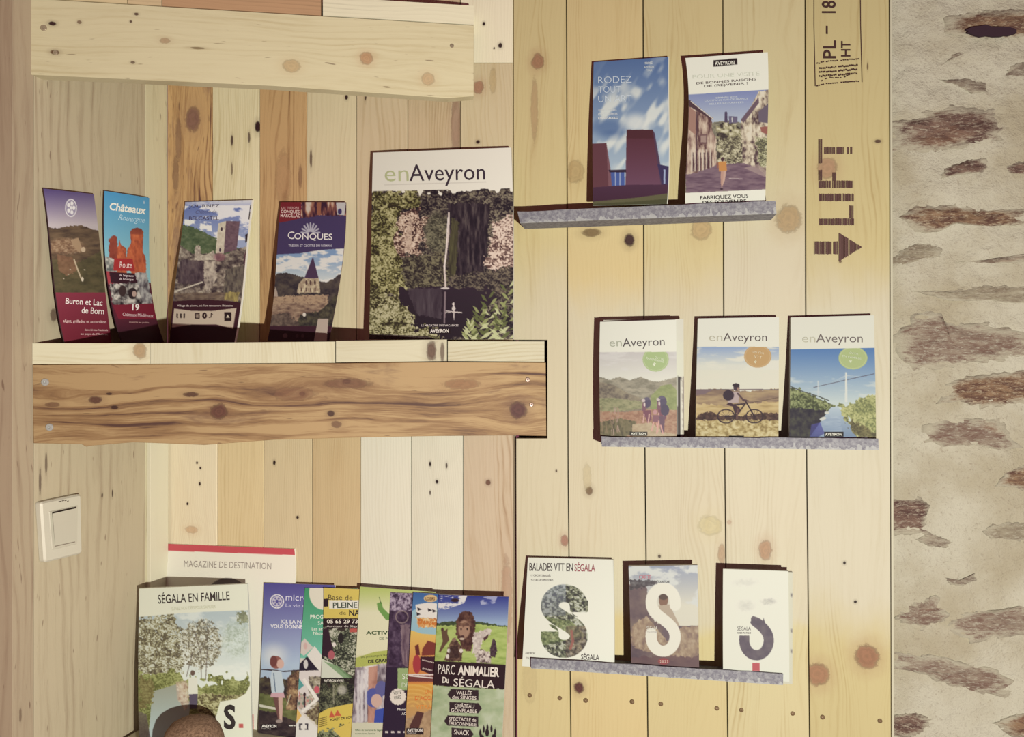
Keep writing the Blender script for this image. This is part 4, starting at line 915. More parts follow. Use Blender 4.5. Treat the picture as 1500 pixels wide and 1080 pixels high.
c.put(c.path([(936, 378), (934, 480), (920, 600), (914, 640), (920, 745)], 9), (214, 198, 184)); c.put(c.path([(932, 400), (916, 660)], 4), (238, 228, 214))
c.put(c.path([(918, 770), (914, 920)], 8), (160, 140, 140), .8); c.put(c.ell(918, 750, 22, 5), (206, 196, 184))
foliage(c, c.poly([(540, 740), (640, 780), (740, 840), (770, 960), (860, 930), (900, 1010), (540, 1010)]), [(56, 48, 34), (104, 100, 58), (156, 150, 100), (196, 190, 144)], 20, 61, 1.9)
c.grad(c.poly([(540, 975), (830, 985), (900, 1010), (540, 1010)]), (40, 24, 34), (36, 20, 30), 975, 1003, .7)
lf = [(96, 104, 56), (148, 156, 92), (192, 198, 140)]
rs = np.random.RandomState(5)
for (x0_, y0_, hh_, ww_) in ((1230, 1010, 300, 60), (1130, 1010, 240, 60), (1090, 1000, 160, 60), (1190, 1000, 180, 50), (1040, 1000, 90, 40)):
    for k in range(14):
        t = k / 14; y_ = y0_ - hh_ * t; l_ = ww_ * (1.1 - .6 * t); sg = 1 if k % 2 else -1; x_ = x0_ + rs.randn() * 5
        c.put(c.poly([(x_, y_ + 12), (x_ + sg * l_ * .5, y_ - 18), (x_ + sg * l_, y_ - 26), (x_ + sg * l_ * .6, y_ + 2)]), lf[rs.randint(3)], .95)
c.put(c.path([(960, 820), (962, 905)], 4), (226, 214, 200)); c.put(c.path([(922, 862), (1000, 870)], 4), (226, 214, 200)); c.put(c.ell(960, 850, 9, 12), (210, 200, 188)); c.put(c.ell(958, 828, 6, 6), (226, 214, 200))
c.put(c.path([(700, 455), (720, 460)], 1), WHITE)
c.put(c.rect(838, 948, 944, 974), (38, 24, 30)); c.put(c.path([(620, 240), (1120, 226)], 2.5), (190, 188, 170), .8)
c.text('en', 620, 222, 80, 118, (192, 198, 146), -1, -.006).text('Aveyron', 742, 220, 80, 374, (62, 50, 60), -1, 0)
c.text('AVEYRON', 844, 970, 17, 92, (236, 228, 210), -.5, .03).text('LE MAGAZINE DES VACANCES', 800, 938, 9, 184, (220, 208, 196), 0, .01).text('pures émotions', 920, 873, 9, 78, (226, 214, 200), 0, 0)
leaflet('magazine', c, .004, 'large enAveyron magazine with a waterfall in a wooded gorge, on the middle shelf', 'magazine', .03)

# ---- right panel: Rodez
GT = 'leaflets on the uppermost metal ledge'
c = Cover(R, pxp(VC, (228, 298), (222, 700), (225, 985)), pxp(VC, (590, 272), (590, 500), (592, 800), (583, 978)), (.012, .038, .0, .0), VC, (70, 100, 150))
c.grad(c.rect(0, 0, 900, 960), (84, 112, 160), (176, 192, 200), 280, 860)
n_ = vnoise((c.X + c.Y * .6) / 55, (c.Y - c.X * .6) / 120, 3) * .6 + vnoise((c.X + c.Y * .6) / 22, (c.Y - c.X * .6) / 60, 7) * .4
c.put(smooth(n_, .42, .74) * smooth(c.Y + c.X * .3, 330, 620), (226, 226, 212), .9)
c.put(c.ell(300, 610, 80, 36, .6) + c.ell(320, 650, 60, 22, .6) * .5, (70, 100, 150), .55)
c.put(c.ell(430, 590, 60, 40, .7), (232, 230, 216), .8)
c.grad(c.poly([(386, 622), (510, 622), (552, 906), (380, 906)]), (92, 44, 54), (112, 70, 92), 622, 900)
c.put(c.poly([(386, 622), (510, 622), (516, 664), (386, 664)]), (84, 40, 48)); c.put(c.poly([(510, 622), (520, 640), (566, 900), (552, 906)]), (84, 60, 84))
c.put(c.poly([(222, 688), (290, 686), (310, 906), (222, 906)]), (104, 58, 66)); c.put(c.poly([(290, 686), (322, 890), (308, 906), (300, 906)]), (128, 84, 90))
c.put(c.poly([(300, 814), (384, 812), (384, 826), (304, 826)]), (50, 34, 56)); c.put(c.poly([(310, 826), (376, 826), (376, 894), (316, 894)]), (70, 92, 160)); c.put(c.rect(330, 826, 336, 894), (150, 160, 190)); c.put(c.rect(352, 826, 358, 894), (150, 160, 190))
c.put(c.poly([(532, 786), (600, 800), (600, 890), (556, 890)]), (60, 50, 90)); c.put(c.rect(562, 812, 570, 880), (160, 170, 200))
c.grad(c.below([(222, 898), (400, 885), (600, 884)]), (78, 44, 66), (70, 36, 56), 890, 960); c.put(c.below([(222, 966), (420, 948), (600, 924)]), (96, 90, 60)); c.put(c.below([(222, 976), (420, 966), (600, 950)]), (74, 72, 44))
for i, s_ in enumerate(('RODEZ', 'TOUT', 'UN ART')): c.text(s_, 250, 400 + i * 46 - (0, 0, 2)[i], 32, (160, 108, 160)[i], (214, 220, 222), -1.5, -.014)
c.text('VISITES GUIDÉES', 250, 534, 9, 88, (226, 226, 218), -2, .008).text('ET DÉCOUVERTES', 250, 553, 9, 92, (226, 226, 218), -2, .008).text('RODEZ AGGLO', 250, 573, 10, 96, (232, 230, 220), -2, .03)
c.text('RODEZ', 474, 308, 10, 36, (222, 224, 216), -3, .02).text('AVEYRON', 470, 326, 9, 46, (222, 224, 216), -3, .01).text('TOUR', 482, 342, 9, 26, (222, 224, 216), -3, .01)
c.put((c.S > .985).astype(float), (228, 220, 200))
leaflet('leaflet', c, .0025, 'leaflet Rodez tout un art, two dark red towers against a blue sky', 'leaflet', .02, GT)

# ---- village street leaflet
c = Cover(R, [(1003.9, 85), (1009, 150), (1006, 230), (1003.8, 300)], [(1124.6, 76.5), (1125.2, 160), (1122.5, 240), (1121, 298)], (.026, .041, -.004, .0), VSt, WHITE)
ph = c.below([(0, 326), (300, 305), (620, 286)]) * (1 - c.below([(0, 998), (300, 985), (620, 970)])); c.clip = ph
c.grad(ph, (132, 142, 186), (196, 204, 204), 310, 560)
c.tex(ph * c.below([(160, 520), (240, 510), (330, 500), (420, 520)]), [(110, 104, 90), (160, 150, 120)], 20, 14, 2, 3)
c.tex(c.poly([(230, 540), (280, 510), (360, 520), (400, 560), (410, 800), (240, 800)]), [(66, 54, 52), (120, 110, 84), (176, 166, 122), (214, 204, 170)], 30, 26, 5, 5, contrast=1.9)
c.put(c.poly([(290, 440), (306, 440), (310, 516), (286, 512)]), (84, 70, 96)); c.put(c.poly([(318, 470), (376, 474), (376, 516), (318, 520)]), (110, 100, 124)); c.put(c.rect(336, 480, 344, 512), (200, 196, 190))
c.tex(c.poly([(22, 360), (90, 400), (200, 480), (200, 560), (230, 620), (230, 850), (22, 870)]), [(96, 60, 62), (160, 128, 112), (200, 172, 148), (222, 200, 172)], 26, 90, 8, 4, contrast=1.5)
c.put(c.poly([(24, 350), (60, 365), (210, 485), (200, 494), (60, 410), (24, 400)]), (86, 58, 66)); c.put(c.path([(60, 370), (210, 490)], 6), (224, 214, 196))
c.put(c.poly([(40, 400), (92, 440), (92, 600), (40, 560)]), (170, 126, 108)); c.put(c.rect(94, 440, 102, 840), (96, 66, 72)); c.put(c.rect(118, 596, 170, 660), (120, 84, 84)); c.put(c.rect(126, 604, 162, 650), (170, 140, 126))
for x_ in (60, 82, 112, 136, 160, 186): c.put(c.rect(x_, 700, x_ + 9, 850), (220, 204, 180), .8); c.put(c.rect(x_ + 10, 720, x_ + 16, 850), (80, 54, 62), .8)
c.tex(c.poly([(400, 500), (470, 400), (520, 300), (600, 290), (590, 900), (500, 830), (410, 800)]), [(86, 62, 66), (160, 140, 120), (210, 192, 160), (228, 214, 186)], 24, 50, 14, 4, contrast=1.6)
c.put(c.poly([(400, 494), (520, 340), (524, 380), (416, 520)]), (112, 88, 100)); c.put(c.poly([(520, 440), (590, 380), (590, 520), (522, 510)]), (110, 96, 110)); c.put(c.poly([(530, 545), (590, 540), (590, 600), (540, 580)]), (160, 96, 84))
foliage(c, c.poly([(500, 620), (590, 600), (585, 820), (520, 800)]), [(90, 84, 70), (150, 146, 100), (206, 200, 160)], 16, 17, 1.8)
foliage(c, c.poly([(240, 620), (410, 620), (400, 800), (300, 800)]), [(80, 70, 60), (150, 140, 104), (206, 196, 160)], 14, 19, 1.9)
rd = c.poly([(22, 870), (120, 850), (240, 800), (420, 790), (520, 830), (590, 900), (585, 1000), (22, 1000)]) * ph
c.tex(rd, [(104, 76, 92), (126, 98, 110), (142, 114, 120)], 60, 14, 3, 3); c.put(c.poly([(420, 825), (520, 800), (590, 860), (590, 900), (500, 860)]), (176, 150, 140), .7); c.put(c.path([(320, 898), (410, 902)], 4), (200, 180, 176))
c.put(c.ell(274, 766, 12, 15), (80, 50, 56)); c.put(c.poly([(246, 784), (300, 780), (304, 846), (250, 850)]), (210, 140, 72)); c.put(c.poly([(232, 790), (248, 786), (246, 830), (236, 826)]), (150, 96, 84)); c.put(c.poly([(262, 848), (284, 848), (282, 900), (270, 970), (262, 930)]), (196, 150, 130)); c.put(c.poly([(284, 846), (300, 846), (290, 910), (274, 950)]), (206, 166, 146)); c.put(c.ell(268, 970, 10, 5), (60, 40, 50))
c.put(c.poly([(212, 88), (374, 74), (376, 116), (212, 132)]), (42, 28, 32))
c.text('AVEYRON', 222, 120, 24, 134, (238, 232, 210), -3, .02)
c.text('POUR UNE VISITE', 70, 214, 26, 460, (216, 214, 190), -3, -.005).text('DE BONNES RAISONS', 94, 252, 15, 412, (112, 98, 92), -4, .012).text('DE (RE)VENIR !', 148, 272, 15, 300, (112, 98, 92), -4, .012)
c.text('GRANDS SITES', 226, 350, 11, 150, (216, 218, 216), -3, .01).text('OCCITANIE SUD DE FRANCE', 150, 370, 11, 300, (206, 210, 212), -3, .01).text('BELLES ÉCHAPPÉES', 180, 392, 11, 240, (206, 210, 212), -3, .01)
c.text('FABRIQUEZ VOUS', 122, 1044, 24, 330, (52, 40, 44), -2.3, .012).text('DES SOUVENIRS', 138, 1078, 24, 300, (52, 40, 44), -2.3, .02)
leaflet('leaflet', c, .004, 'white bordered leaflet of a village street with a walker in orange', 'leaflet', .026, GT)

# ---- middle ledge: three booklets
GM = 'enAveyron booklets on the middle metal ledge'
def head(c, x0, x1, y0, ewd, col_en, col_av, h, y, xe, xa, wa, rot):
    c.text('en', xe, y, h * .98, ewd, col_en, rot, -.008).text('Aveyron', xa, y, h, wa, col_av, rot, -.004)
def sticker(c, cx_, cy_, rx, ry, col, ring, l1, l2, clip):
    m_ = c.ell(cx_, cy_, rx, ry) * clip; c.put(m_, col); r_ = (c.ell(cx_, cy_, rx * .93, ry * .93) - c.ell(cx_, cy_, rx * .89, ry * .89)) * clip; c.put(np.maximum(r_, 0), ring, .6)
# behind the first: a second copy whose edge shows
c = Cover(R, [(884, 469), (884, 650)], [(1001.2, 467.5), (1002, 640)], (.0265, .030), VHk, (226, 218, 196), .5)
c.put(c.rect(0, 0, 2000, 350), (228, 222, 196)); c.tex(c.rect(870, 350, 920, 950), [(120, 100, 90), (176, 160, 130)], 30, 60, 3, 3); c.put(c.rect(820, 350, 852, 950), (48, 34, 38)); c.put(c.rect(876, 350, 900, 700), (120, 100, 110))
leaflet('booklet', c, .006, 'second enAveyron booklet, its edge peeping out behind the one with hikers', 'booklet', .02, GM)
c = Cover(R, pxp(VD, (122, 130), (119, 400), (125, 690)), pxp(VD, (470, 120), (472, 400), (473, 690)), (.034, .0405, .0, .002), VD, WHITE)
ph = c.below([(100, 270), (500, 268)]); c.clip = ph
c.grad(ph, (206, 198, 190), (228, 224, 204), 280, 400)
c.view(*VHk)
c.clouds(c.rect(0, 110, 900, 330), (222, 216, 206), 200, 40, 3, .5, .8, .7)
c.tex(c.below([(50, 350), (160, 380), (260, 350), (350, 385), (460, 352), (560, 390), (640, 400), (760, 365), (830, 350)]), [(132, 124, 104), (160, 150, 128), (178, 166, 140)], 70, 30, 2, 5, contrast=1.4)
c.tex(c.below([(50, 400), (200, 430), (330, 510), (460, 560), (540, 640), (640, 600), (830, 600)]), [(104, 92, 84), (140, 126, 106), (160, 146, 118)], 40, 30, 7, 5, contrast=1.4)
c.tex(c.poly([(560, 540), (660, 440), (760, 420), (830, 500), (830, 680), (560, 680)]), [(130, 140, 84), (158, 164, 104)], 40, 30, 4, 4)
c.tex(c.poly([(50, 560), (200, 560), (450, 590), (560, 650), (50, 720)]), [(122, 122, 88), (154, 150, 108), (170, 162, 120)], 30, 16, 9, 4)
c.tex(c.below([(50, 690), (300, 700), (560, 670), (830, 680)]), [(150, 104, 82), (178, 132, 104), (188, 156, 124)], 34, 20, 5, 5)
c.tex(c.poly([(50, 800), (250, 760), (420, 790), (400, 900), (300, 950), (50, 950)]), [(84, 76, 60), (118, 108, 76), (140, 124, 92)], 20, 30, 6, 4)
c.tex(c.poly([(380, 820), (560, 800), (700, 900), (830, 920), (830, 960), (380, 960)]), [(178, 152, 118), (198, 176, 140)], 30, 20, 6, 4)
for k in range(30):
    x_ = 60 + rs.rand() * 190; y_ = 640 + rs.rand() * 260; c.put(c.seg(x_, y_, x_ + rs.randn() * 6, y_ + 60, 7), ((196, 160, 148), (176, 140, 120), (150, 124, 96))[rs.randint(3)], .8)
for (x_, y_, s_) in ((510, 570, 1.0), (655, 560, 1.25)):
    hd = (90, 70, 96); c.put(c.ell(x_ + 15, y_ + 40, 38 * s_, 48 * s_), (84, 72, 100)); c.put(c.ell(x_ - 20, y_ + 15, 18, 16), (204, 186, 178)); c.put(c.ell(x_ + 14, y_ - 2, 26 * s_, 14), (100, 90, 112))
    c.put(c.poly([(x_ - 30, y_ + 40), (x_ - 2, y_ + 30), (x_ + 4, y_ + 110), (x_ - 34, y_ + 120)]), (130, 84, 100)); c.put(c.ell(x_ - 10, y_ + 56, 9, 20), (226, 208, 196))
    c.put(c.poly([(x_ - 22, y_ + 115), (x_ + 50, y_ + 110), (x_ + 60, y_ + 200), (x_ + 20, y_ + 240), (x_ - 4, y_ + 170), (x_ - 24, y_ + 230)]), (128, 72, 90))
    c.put(c.path([(x_ - 14, y_ + 150), (x_ - 24, y_ + 230)], 11), (216, 166, 152)); c.put(c.path([(x_ + 36, y_ + 150), (x_ + 26, y_ + 236)], 11), (222, 172, 156)); 
c.put(c.ell(700, 680, 42, 56), (76, 64, 92)); c.put(c.ell(604, 700, 20, 24), (196, 140, 140)); c.put(c.poly([(580, 730), (640, 730), (640, 800), (580, 800)]), (140, 90, 104)); c.put(c.poly([(640, 740), (700, 740), (692, 900), (660, 900)]), (110, 76, 96))
for a_ in ((590, 800, 570, 880), (620, 810, 630, 890), (660, 830, 680, 910), (640, 790, 620, 910)): c.put(c.seg(*a_, 13), (220, 160, 146))
c.put(c.rect(356, 892, 526, 934), (34, 26, 28))
c.view(*VD); sticker(c, 376, 302, 59, 56, (170, 190, 124), (214, 222, 176), '', '', ph)
c.text('ON Y VA', 372, 297, 10, 40, (222, 228, 190), 12, .01).text('RANDONNÉE', 332, 300, 10, 82, (222, 228, 190), 12, .01).text('*', 362, 342, 24, None, (232, 234, 200), 0, .02)
head(c, 0, 0, 0, 56, (176, 176, 152), (74, 60, 64), 37, 244, 166, 226, 192, -2)
c.view(*VHk); c.text('AVEYRON', 366, 924, 20, 150, (236, 230, 208), 0, .03)
leaflet('booklet', c, .005, 'enAveyron booklet with hikers on a heath and a green round sticker', 'booklet', .028, GM)
# biker
c = Cover(R, pxp(VD, (570, 115), (563, 400), (559, 690)), pxp(VD, (941, 108), (940, 400), (938, 690)), (.019, .043, -.003, .0), VD, WHITE)
ph = c.rect(0, 245, 1500, 900)
c.grad(ph, (146, 170, 206), (226, 224, 204), 245, 330); c.clouds(ph * c.rect(0, 245, 1500, 440), (232, 228, 206), 160, 40, 3, .35, .6)
c.put(ph * c.rect(0, 350, 1500, 442), (232, 226, 200), .8)
c.tex(c.below([(550, 440), (680, 438), (800, 446), (950, 432)]), [(136, 108, 92), (168, 138, 104), (196, 168, 118)], 90, 14, 4, 4)
c.tex(c.below([(550, 500), (700, 515), (950, 490)]), [(176, 146, 92), (206, 176, 116), (218, 192, 136)], 80, 12, 4, 4)
c.put(c.path([(560, 440), (940, 440)], 4), (96, 72, 80)); c.put(c.poly([(560, 440), (640, 440), (600, 462), (560, 466)]), (130, 106, 110)); c.put(c.path([(800, 502), (940, 476)], 3), (110, 84, 70))
c.tex(c.poly([(560, 562), (600, 545), (640, 540), (665, 555), (780, 560), (880, 545), (940, 548), (940, 580), (560, 580)]), [(52, 30, 34), (84, 56, 50), (120, 90, 70)], 12, 10, 4, 3)
c.tex(c.rect(0, 580, 1500, 700), [(150, 124, 72), (196, 172, 110), (222, 204, 150)], 16, 12, 8, 4, contrast=1.6)
dk = (52, 30, 44)
for cx_ in (699, 828): c.put(c.ell(cx_, 562, 41, 33) - c.ell(cx_, 562, 35, 28), dk); c.put(c.ell(cx_, 562, 6, 5), dk); [c.put(c.seg(cx_, 562, cx_ + 36 * math.cos(a_), 562 + 28 * math.sin(a_), 1.6), dk, .7) for a_ in np.arange(0, 6.3, .52)]
c.put(c.path([(699, 562), (745, 562), (786, 505), (730, 510), (745, 562)], 6), dk); c.put(c.path([(786, 490), (828, 562)], 6), dk); c.put(c.path([(776, 490), (800, 492)], 5), dk)
c.put(c.poly([(712, 496), (760, 520), (764, 545), (742, 548), (735, 520), (700, 508)]), (70, 40, 54)); c.put(c.path([(752, 530), (748, 572)], 8), (110, 74, 70))
c.put(c.poly([(728, 450), (760, 452), (756, 500), (706, 500)]), (190, 166, 160)); c.put(c.path([(752, 458), (776, 486), (792, 490)], 8), (90, 62, 66)); c.put(c.ell(710, 466, 25, 24), (54, 34, 54)); c.put(c.ell(746, 430, 14, 15), (72, 48, 64)); c.put(c.ell(744, 420, 16, 9), (48, 30, 48)); c.put(c.ell(754, 436, 6, 6), (170, 130, 110))
c.put(c.rect(712, 650, 780, 700), (34, 26, 28)); sticker(c, 843, 288, 62, 52, (204, 160, 100), (226, 196, 150), '', '', ph)
c.text('ON Y VA', 820, 272, 10, 52, (232, 210, 170), 8, .01).text('VTT', 826, 294, 12, 36, (236, 216, 176), 8, .01).text('*', 826, 328, 20, None, (232, 220, 180), 0, .02)
head(c, 0, 0, 0, 60, (194, 186, 160), (82, 64, 66), 36, 218, 622, 686, 200, 0)
leaflet('booklet', c, .010, 'enAveyron booklet with a mountain biker in silhouette and an ochre round sticker', 'booklet', .025, GM)
# river
c = Cover(R, pxp(VD, (995, 110), (992, 400), (988, 690)), pxp(VD, (1375, 100), (1382, 400), (1386, 690)), (.015, .043, -.002, .0), VD, WHITE)
ph = c.below([(980, 257), (1400, 249)]); c.clip = ph
c.grad(ph, (86, 132, 190), (206, 218, 210), 255, 500); c.clouds(ph * c.rect(0, 380, 2000, 520), (222, 226, 212), 140, 30, 3, .45, .7, .6)
c.grad(c.poly([(990, 430), (1060, 455), (1190, 510), (1200, 520), (1140, 560), (1140, 660), (985, 660)]), (110, 112, 84), (60, 60, 54), 430, 560)
foliage(c, c.poly([(990, 430), (1060, 455), (1190, 505), (1200, 520), (1140, 560), (1060, 560), (990, 560)]), [(70, 76, 50), (120, 128, 80), (168, 174, 116)], 18, 5, 1.6)
c.tex(c.poly([(985, 520), (1160, 535), (1150, 660), (985, 660)]), [(34, 30, 52), (56, 52, 60), (80, 80, 66)], 20, 18, 8, 4)
c.grad(c.poly([(1180, 520), (1212, 518), (1250, 580), (1310, 660), (1080, 660), (1150, 560)]), (190, 206, 212), (128, 150, 176), 520, 650); c.tex(c.poly([(1170, 560), (1220, 560), (1230, 660), (1090, 660), (1130, 600)]), [(140, 160, 186), (190, 204, 214)], 40, 8, 3, 3, al=.5)
foliage(c, c.poly([(1210, 515), (1270, 500), (1390, 450), (1390, 660), (1320, 660), (1250, 590)]), [(120, 126, 80), (168, 170, 104), (202, 200, 132)], 20, 9, 1.5)
foliage(c, c.poly([(1240, 570), (1300, 590), (1388, 640), (1388, 664), (1300, 664)]), [(90, 84, 60), (140, 130, 84)], 14, 9, 1.5)
c.grad(c.poly([(1090, 600), (1130, 590), (1150, 640), (1110, 662), (1080, 662)]), (80, 80, 170), (60, 60, 130), 590, 660, .7)
for x_, y_ in ((1160, 546), (1146, 570), (1138, 576)): c.put(c.ell(x_, y_, 11, 6), (214, 214, 200))
c.put(c.path([(1100, 430), (1240, 398), (1376, 368)], 3), (96, 90, 104)); c.put(c.path([(992, 424), (1060, 452), (1120, 470), (1170, 490)], 4), (80, 84, 80)); c.put(c.poly([(1244, 362), (1251, 362), (1254, 498), (1242, 498)]), (226, 228, 214)); c.put(c.poly([(1118, 400), (1124, 400), (1126, 470), (1117, 470)]), (206, 214, 210), .8)
for k in range(12): c.put(c.seg(1247, 375, 1180 + k * 12, 408 - (k) * 2.6, 1.2), (220, 224, 214), .5)
c.put(c.rect(1148, 632, 1236, 656), (34, 30, 34)); sticker(c, 1279, 296, 66, 52, (182, 198, 128), (216, 222, 170), '', '', ph)
c.text('ON Y VA', 1262, 276, 9, 42, (222, 228, 190), 8, .01).text('EN FAMILLE', 1230, 290, 9, 88, (222, 228, 190), 8, .01).text('*', 1262, 326, 20, None, (230, 234, 196), 0, .02)
head(c, 0, 0, 0, 60, (206, 200, 172), (118, 104, 100), 38, 224, 1048, 1112, 212, 0); c.text('AVEYRON', 1152, 651, 12, 78, (236, 230, 208), 0, .03)
leaflet('booklet', c, .008, 'enAveyron booklet with a river valley and cable bridge below a blue sky', 'booklet', .025, GM)

# ---- lowest ledge: three S booklets
GS = 'S booklets on the lowest metal ledge'
def spath(P0, P1, P2, P3, n=14): return [tuple((1 - t) ** 3 * np.array(P0) + 3 * (1 - t) ** 2 * t * np.array(P1) + 3 * (1 - t) * t * t * np.array(P2) + t ** 3 * np.array(P3)) for t in np.linspace(0, 1, n)]
def bigS(c, x0, y0, x1, y1, wd, ends=True):
    """the thick letter S as one swept stroke"""
    r = wd / 2; w_ = x1 - x0; h_ = y1 - y0; X = lambda t: x0 + r + t * (w_ - wd); Y = lambda t: y0 + r + t * (h_ - wd)
    p = [(X(1), Y(.27))] + [(X(.5 + .5 * math.cos(a_)), Y(.23 - .23 * math.sin(a_))) for a_ in np.linspace(0, math.pi, 18)] + spath((X(0), Y(.24)), (X(.02), Y(.46)), (X(.98), Y(.52)), (X(1), Y(.76))) + \
        [(X(.5 + .5 * math.cos(a_)), Y(.77 + .23 * math.sin(a_))) for a_ in np.linspace(0, math.pi, 18)] + [(X(0), Y(.72))]
    return c.path(p, wd)
# a second copy behind the first and third: only edges show, so they are page blocks of the stacks
c = Cover(R, pxp(VE, (90, 370), (80, 560), (67, 800)), pxp(VE, (428, 378), (433, 600), (432, 822)), (.014, .044, .002, .0), VE, WHITE)
m_ = bigS(c, 142, 476, 326, 766, 70) * (1 - c.poly([(256, 586), (400, 586), (400, 664), (326, 646), (300, 612)])) * (1 - c.poly([(100, 596), (150, 612), (186, 648), (214, 662), (100, 662)])); m_ = np.maximum(m_, c.rect(266, 540, 327, 586)); m_ = np.maximum(m_, c.rect(143, 662, 202, 700))
c.tex(m_, [(48, 44, 48), (92, 96, 74), (150, 150, 116), (196, 196, 176)], 9, 8, 5, 3, contrast=1.6, rg=0)
c.grad(m_ * c.rect(0, 470, 240, 600), (150, 160, 180), (120, 124, 130), 480, 600, .5)
c.tex(m_ * c.poly([(130, 600), (260, 620), (320, 680), (140, 720)]), [(60, 74, 40), (120, 134, 74), (180, 184, 120)], 12, 9, 9, 3, al=.7, rg=0)
c.tex(m_ * c.rect(240, 640, 320, 770), [(60, 44, 50), (110, 90, 74), (166, 140, 110)], 9, 10, 2, 3, al=.6, rg=0); c.put(c.path([(262, 660), (268, 700), (258, 730)], 10), (170, 90, 80), .8)
c.text('BALADES VTT EN ', 96, 422, 30, 172, (66, 50, 54), .5, .012).text('SÉGALA', 274, 424, 28, 82, (160, 76, 84), 1, .008)
c.text('15 CIRCUITS BALISÉS', 102, 444, 7, 78, (120, 108, 104), 1, .01).text('+ 3 CIRCUITS PÉDESTRES', 102, 462, 7, 88, (120, 108, 104), 1, .01)
c.text('SÉGALA', 300, 773, 20, 72, (62, 46, 50), 2, .01).text('AVEYRON', 80, 752, 8, 38, (110, 96, 90), 2, .01).text('TOURISME', 82, 772, 8, 36, (150, 136, 126), 2, .0)
c.put((c.S > .99).astype(float), (214, 206, 184))
leaflet('booklet', c, .004, 'white booklet Balades VTT en Ségala with a photo-filled letter S', 'booklet', .024, GS)
# second
c = Cover(R, pxp(VE, (488, 405), (494, 600), (500, 830)), pxp(VE, (761, 400), (764, 600), (768, 842)), (.034, .044, .0, .0), VE, (110, 90, 96))
c.grad(c.rect(400, 380, 900, 640), (150, 158, 176), (222, 214, 190), 400, 560); c.clouds(c.rect(400, 380, 900, 620), (216, 216, 206), 90, 50, 2, .42, .66)
c.tex(c.poly([(480, 470), (560, 480), (570, 600), (620, 640), (640, 760), (780, 700), (780, 860), (480, 860)]), [(90, 70, 80), (112, 88, 90), (128, 106, 98)], 50, 40, 3, 4)
c.tex(c.poly([(500, 640), (560, 600), (640, 700), (700, 640), (780, 640), (780, 740), (700, 790), (500, 720)]), [(140, 110, 96), (176, 146, 112), (210, 186, 146)], 14, 20, 6, 4, al=.8)
c.tex(c.rect(400, 760, 900, 900), [(98, 66, 74), (116, 84, 84)], 50, 20, 3, 3, al=.9); c.tex(c.poly([(490, 455), (600, 462), (598, 480), (540, 490), (494, 500)]), [(50, 40, 50), (110, 104, 104)], 10, 8, 4, 3, al=.9)
c.put(c.ell(626, 540, 18, 26), (140, 100, 80)); c.put(c.ell(626, 524, 19, 14), (90, 66, 60)); c.put(c.poly([(606, 560), (650, 556), (690, 640), (640, 650)]), (186, 166, 140))
c.put(bigS(c, 556, 470, 694, 762, 44), (236, 230, 208)); c.put(c.ell(627, 780, 22, 13, .2), (176, 60, 66), .8)
c.text('CARTE', 530, 456, 17, 48, (196, 110, 120), 0, .01).text('TOURISTIQUE', 604, 470, 8, 46, (60, 50, 56), 0, .02).text('SÉGALA', 560, 656, 14, 42, (232, 226, 208), 0, .0).text('TOURISME', 560, 668, 6, 42, (220, 210, 196), 0, .01).text('2 0 2 3', 612, 786, 10, 32, (230, 200, 180), 0, .01)
leaflet('booklet', c, .007, 'brownish booklet with a narrow white letter S over a field', 'booklet', .03, GS)
# third
c = Cover(R, pxp(VE, (862, 415), (861, 600), (862, 838)), pxp(VE, (1120, 424), (1122, 600), (1124, 862)), (.037, .045, .0, .0), VE, WHITE)
m_ = bigS(c, 926, 480, 1062, 776, 40); m_ = m_ * c.below([(920, 640), (962, 640), (966, 618), (980, 600), (1010, 612), (1060, 608)]); m_ = m_ * (1 - c.rect(900, 560, 972, 680) )
m_ = np.maximum(m_, bigS(c, 926, 480, 1062, 776, 40) * c.rect(900, 678, 980, 800))
c.tex(m_, [(88, 76, 92), (102, 88, 100), (116, 104, 108)], 30, 30, 2, 3, rg=0)
for x_, h_ in ((975, 20), (985, 30), (1000, 26), (1012, 18), (1022, 24)): c.put(c.poly([(x_ - 6, 630), (x_, 632 - h_), (x_ + 6, 630)]), (92, 80, 94))
c.tex(c.ell(1040, 543, 24, 11, .5), [(214, 210, 190), (176, 172, 164)], 12, 8, 3, 3, al=.8); c.tex(c.ell(950, 560, 26, 18, .6), [(228, 224, 204), (206, 202, 186)], 12, 8, 5, 3, al=.7); c.tex(c.ell(950, 468, 40, 12, .6), [(230, 226, 204), (216, 212, 196)], 12, 8, 5, 3, al=.7)
c.put(c.rect(978, 786, 1007, 818), (206, 84, 92))
c.text('SÉGALA', 918, 658, 14, 54, (90, 76, 80), 0, -.004).text('GUIDE PRATIQUE', 918, 671, 6, 54, (90, 76, 80), 0, .01)
leaflet('booklet', c, .004, 'white booklet with a faded grey letter S and small red square', 'booklet', .033, GS)
c = Cover(R, pxp(VE, (870, 420), (868, 860)), pxp(VE, (1137, 428), (1136, 870)), (.031, .0395), VE, (222, 214, 186), .5)
for y_ in (520, 660, 740): c.put(c.ell(1131, y_, 4, 8), (120, 110, 110))
leaflet('booklet', c, .006, 'second white booklet edge showing behind the faded grey S booklet', 'booklet', .025, GS)

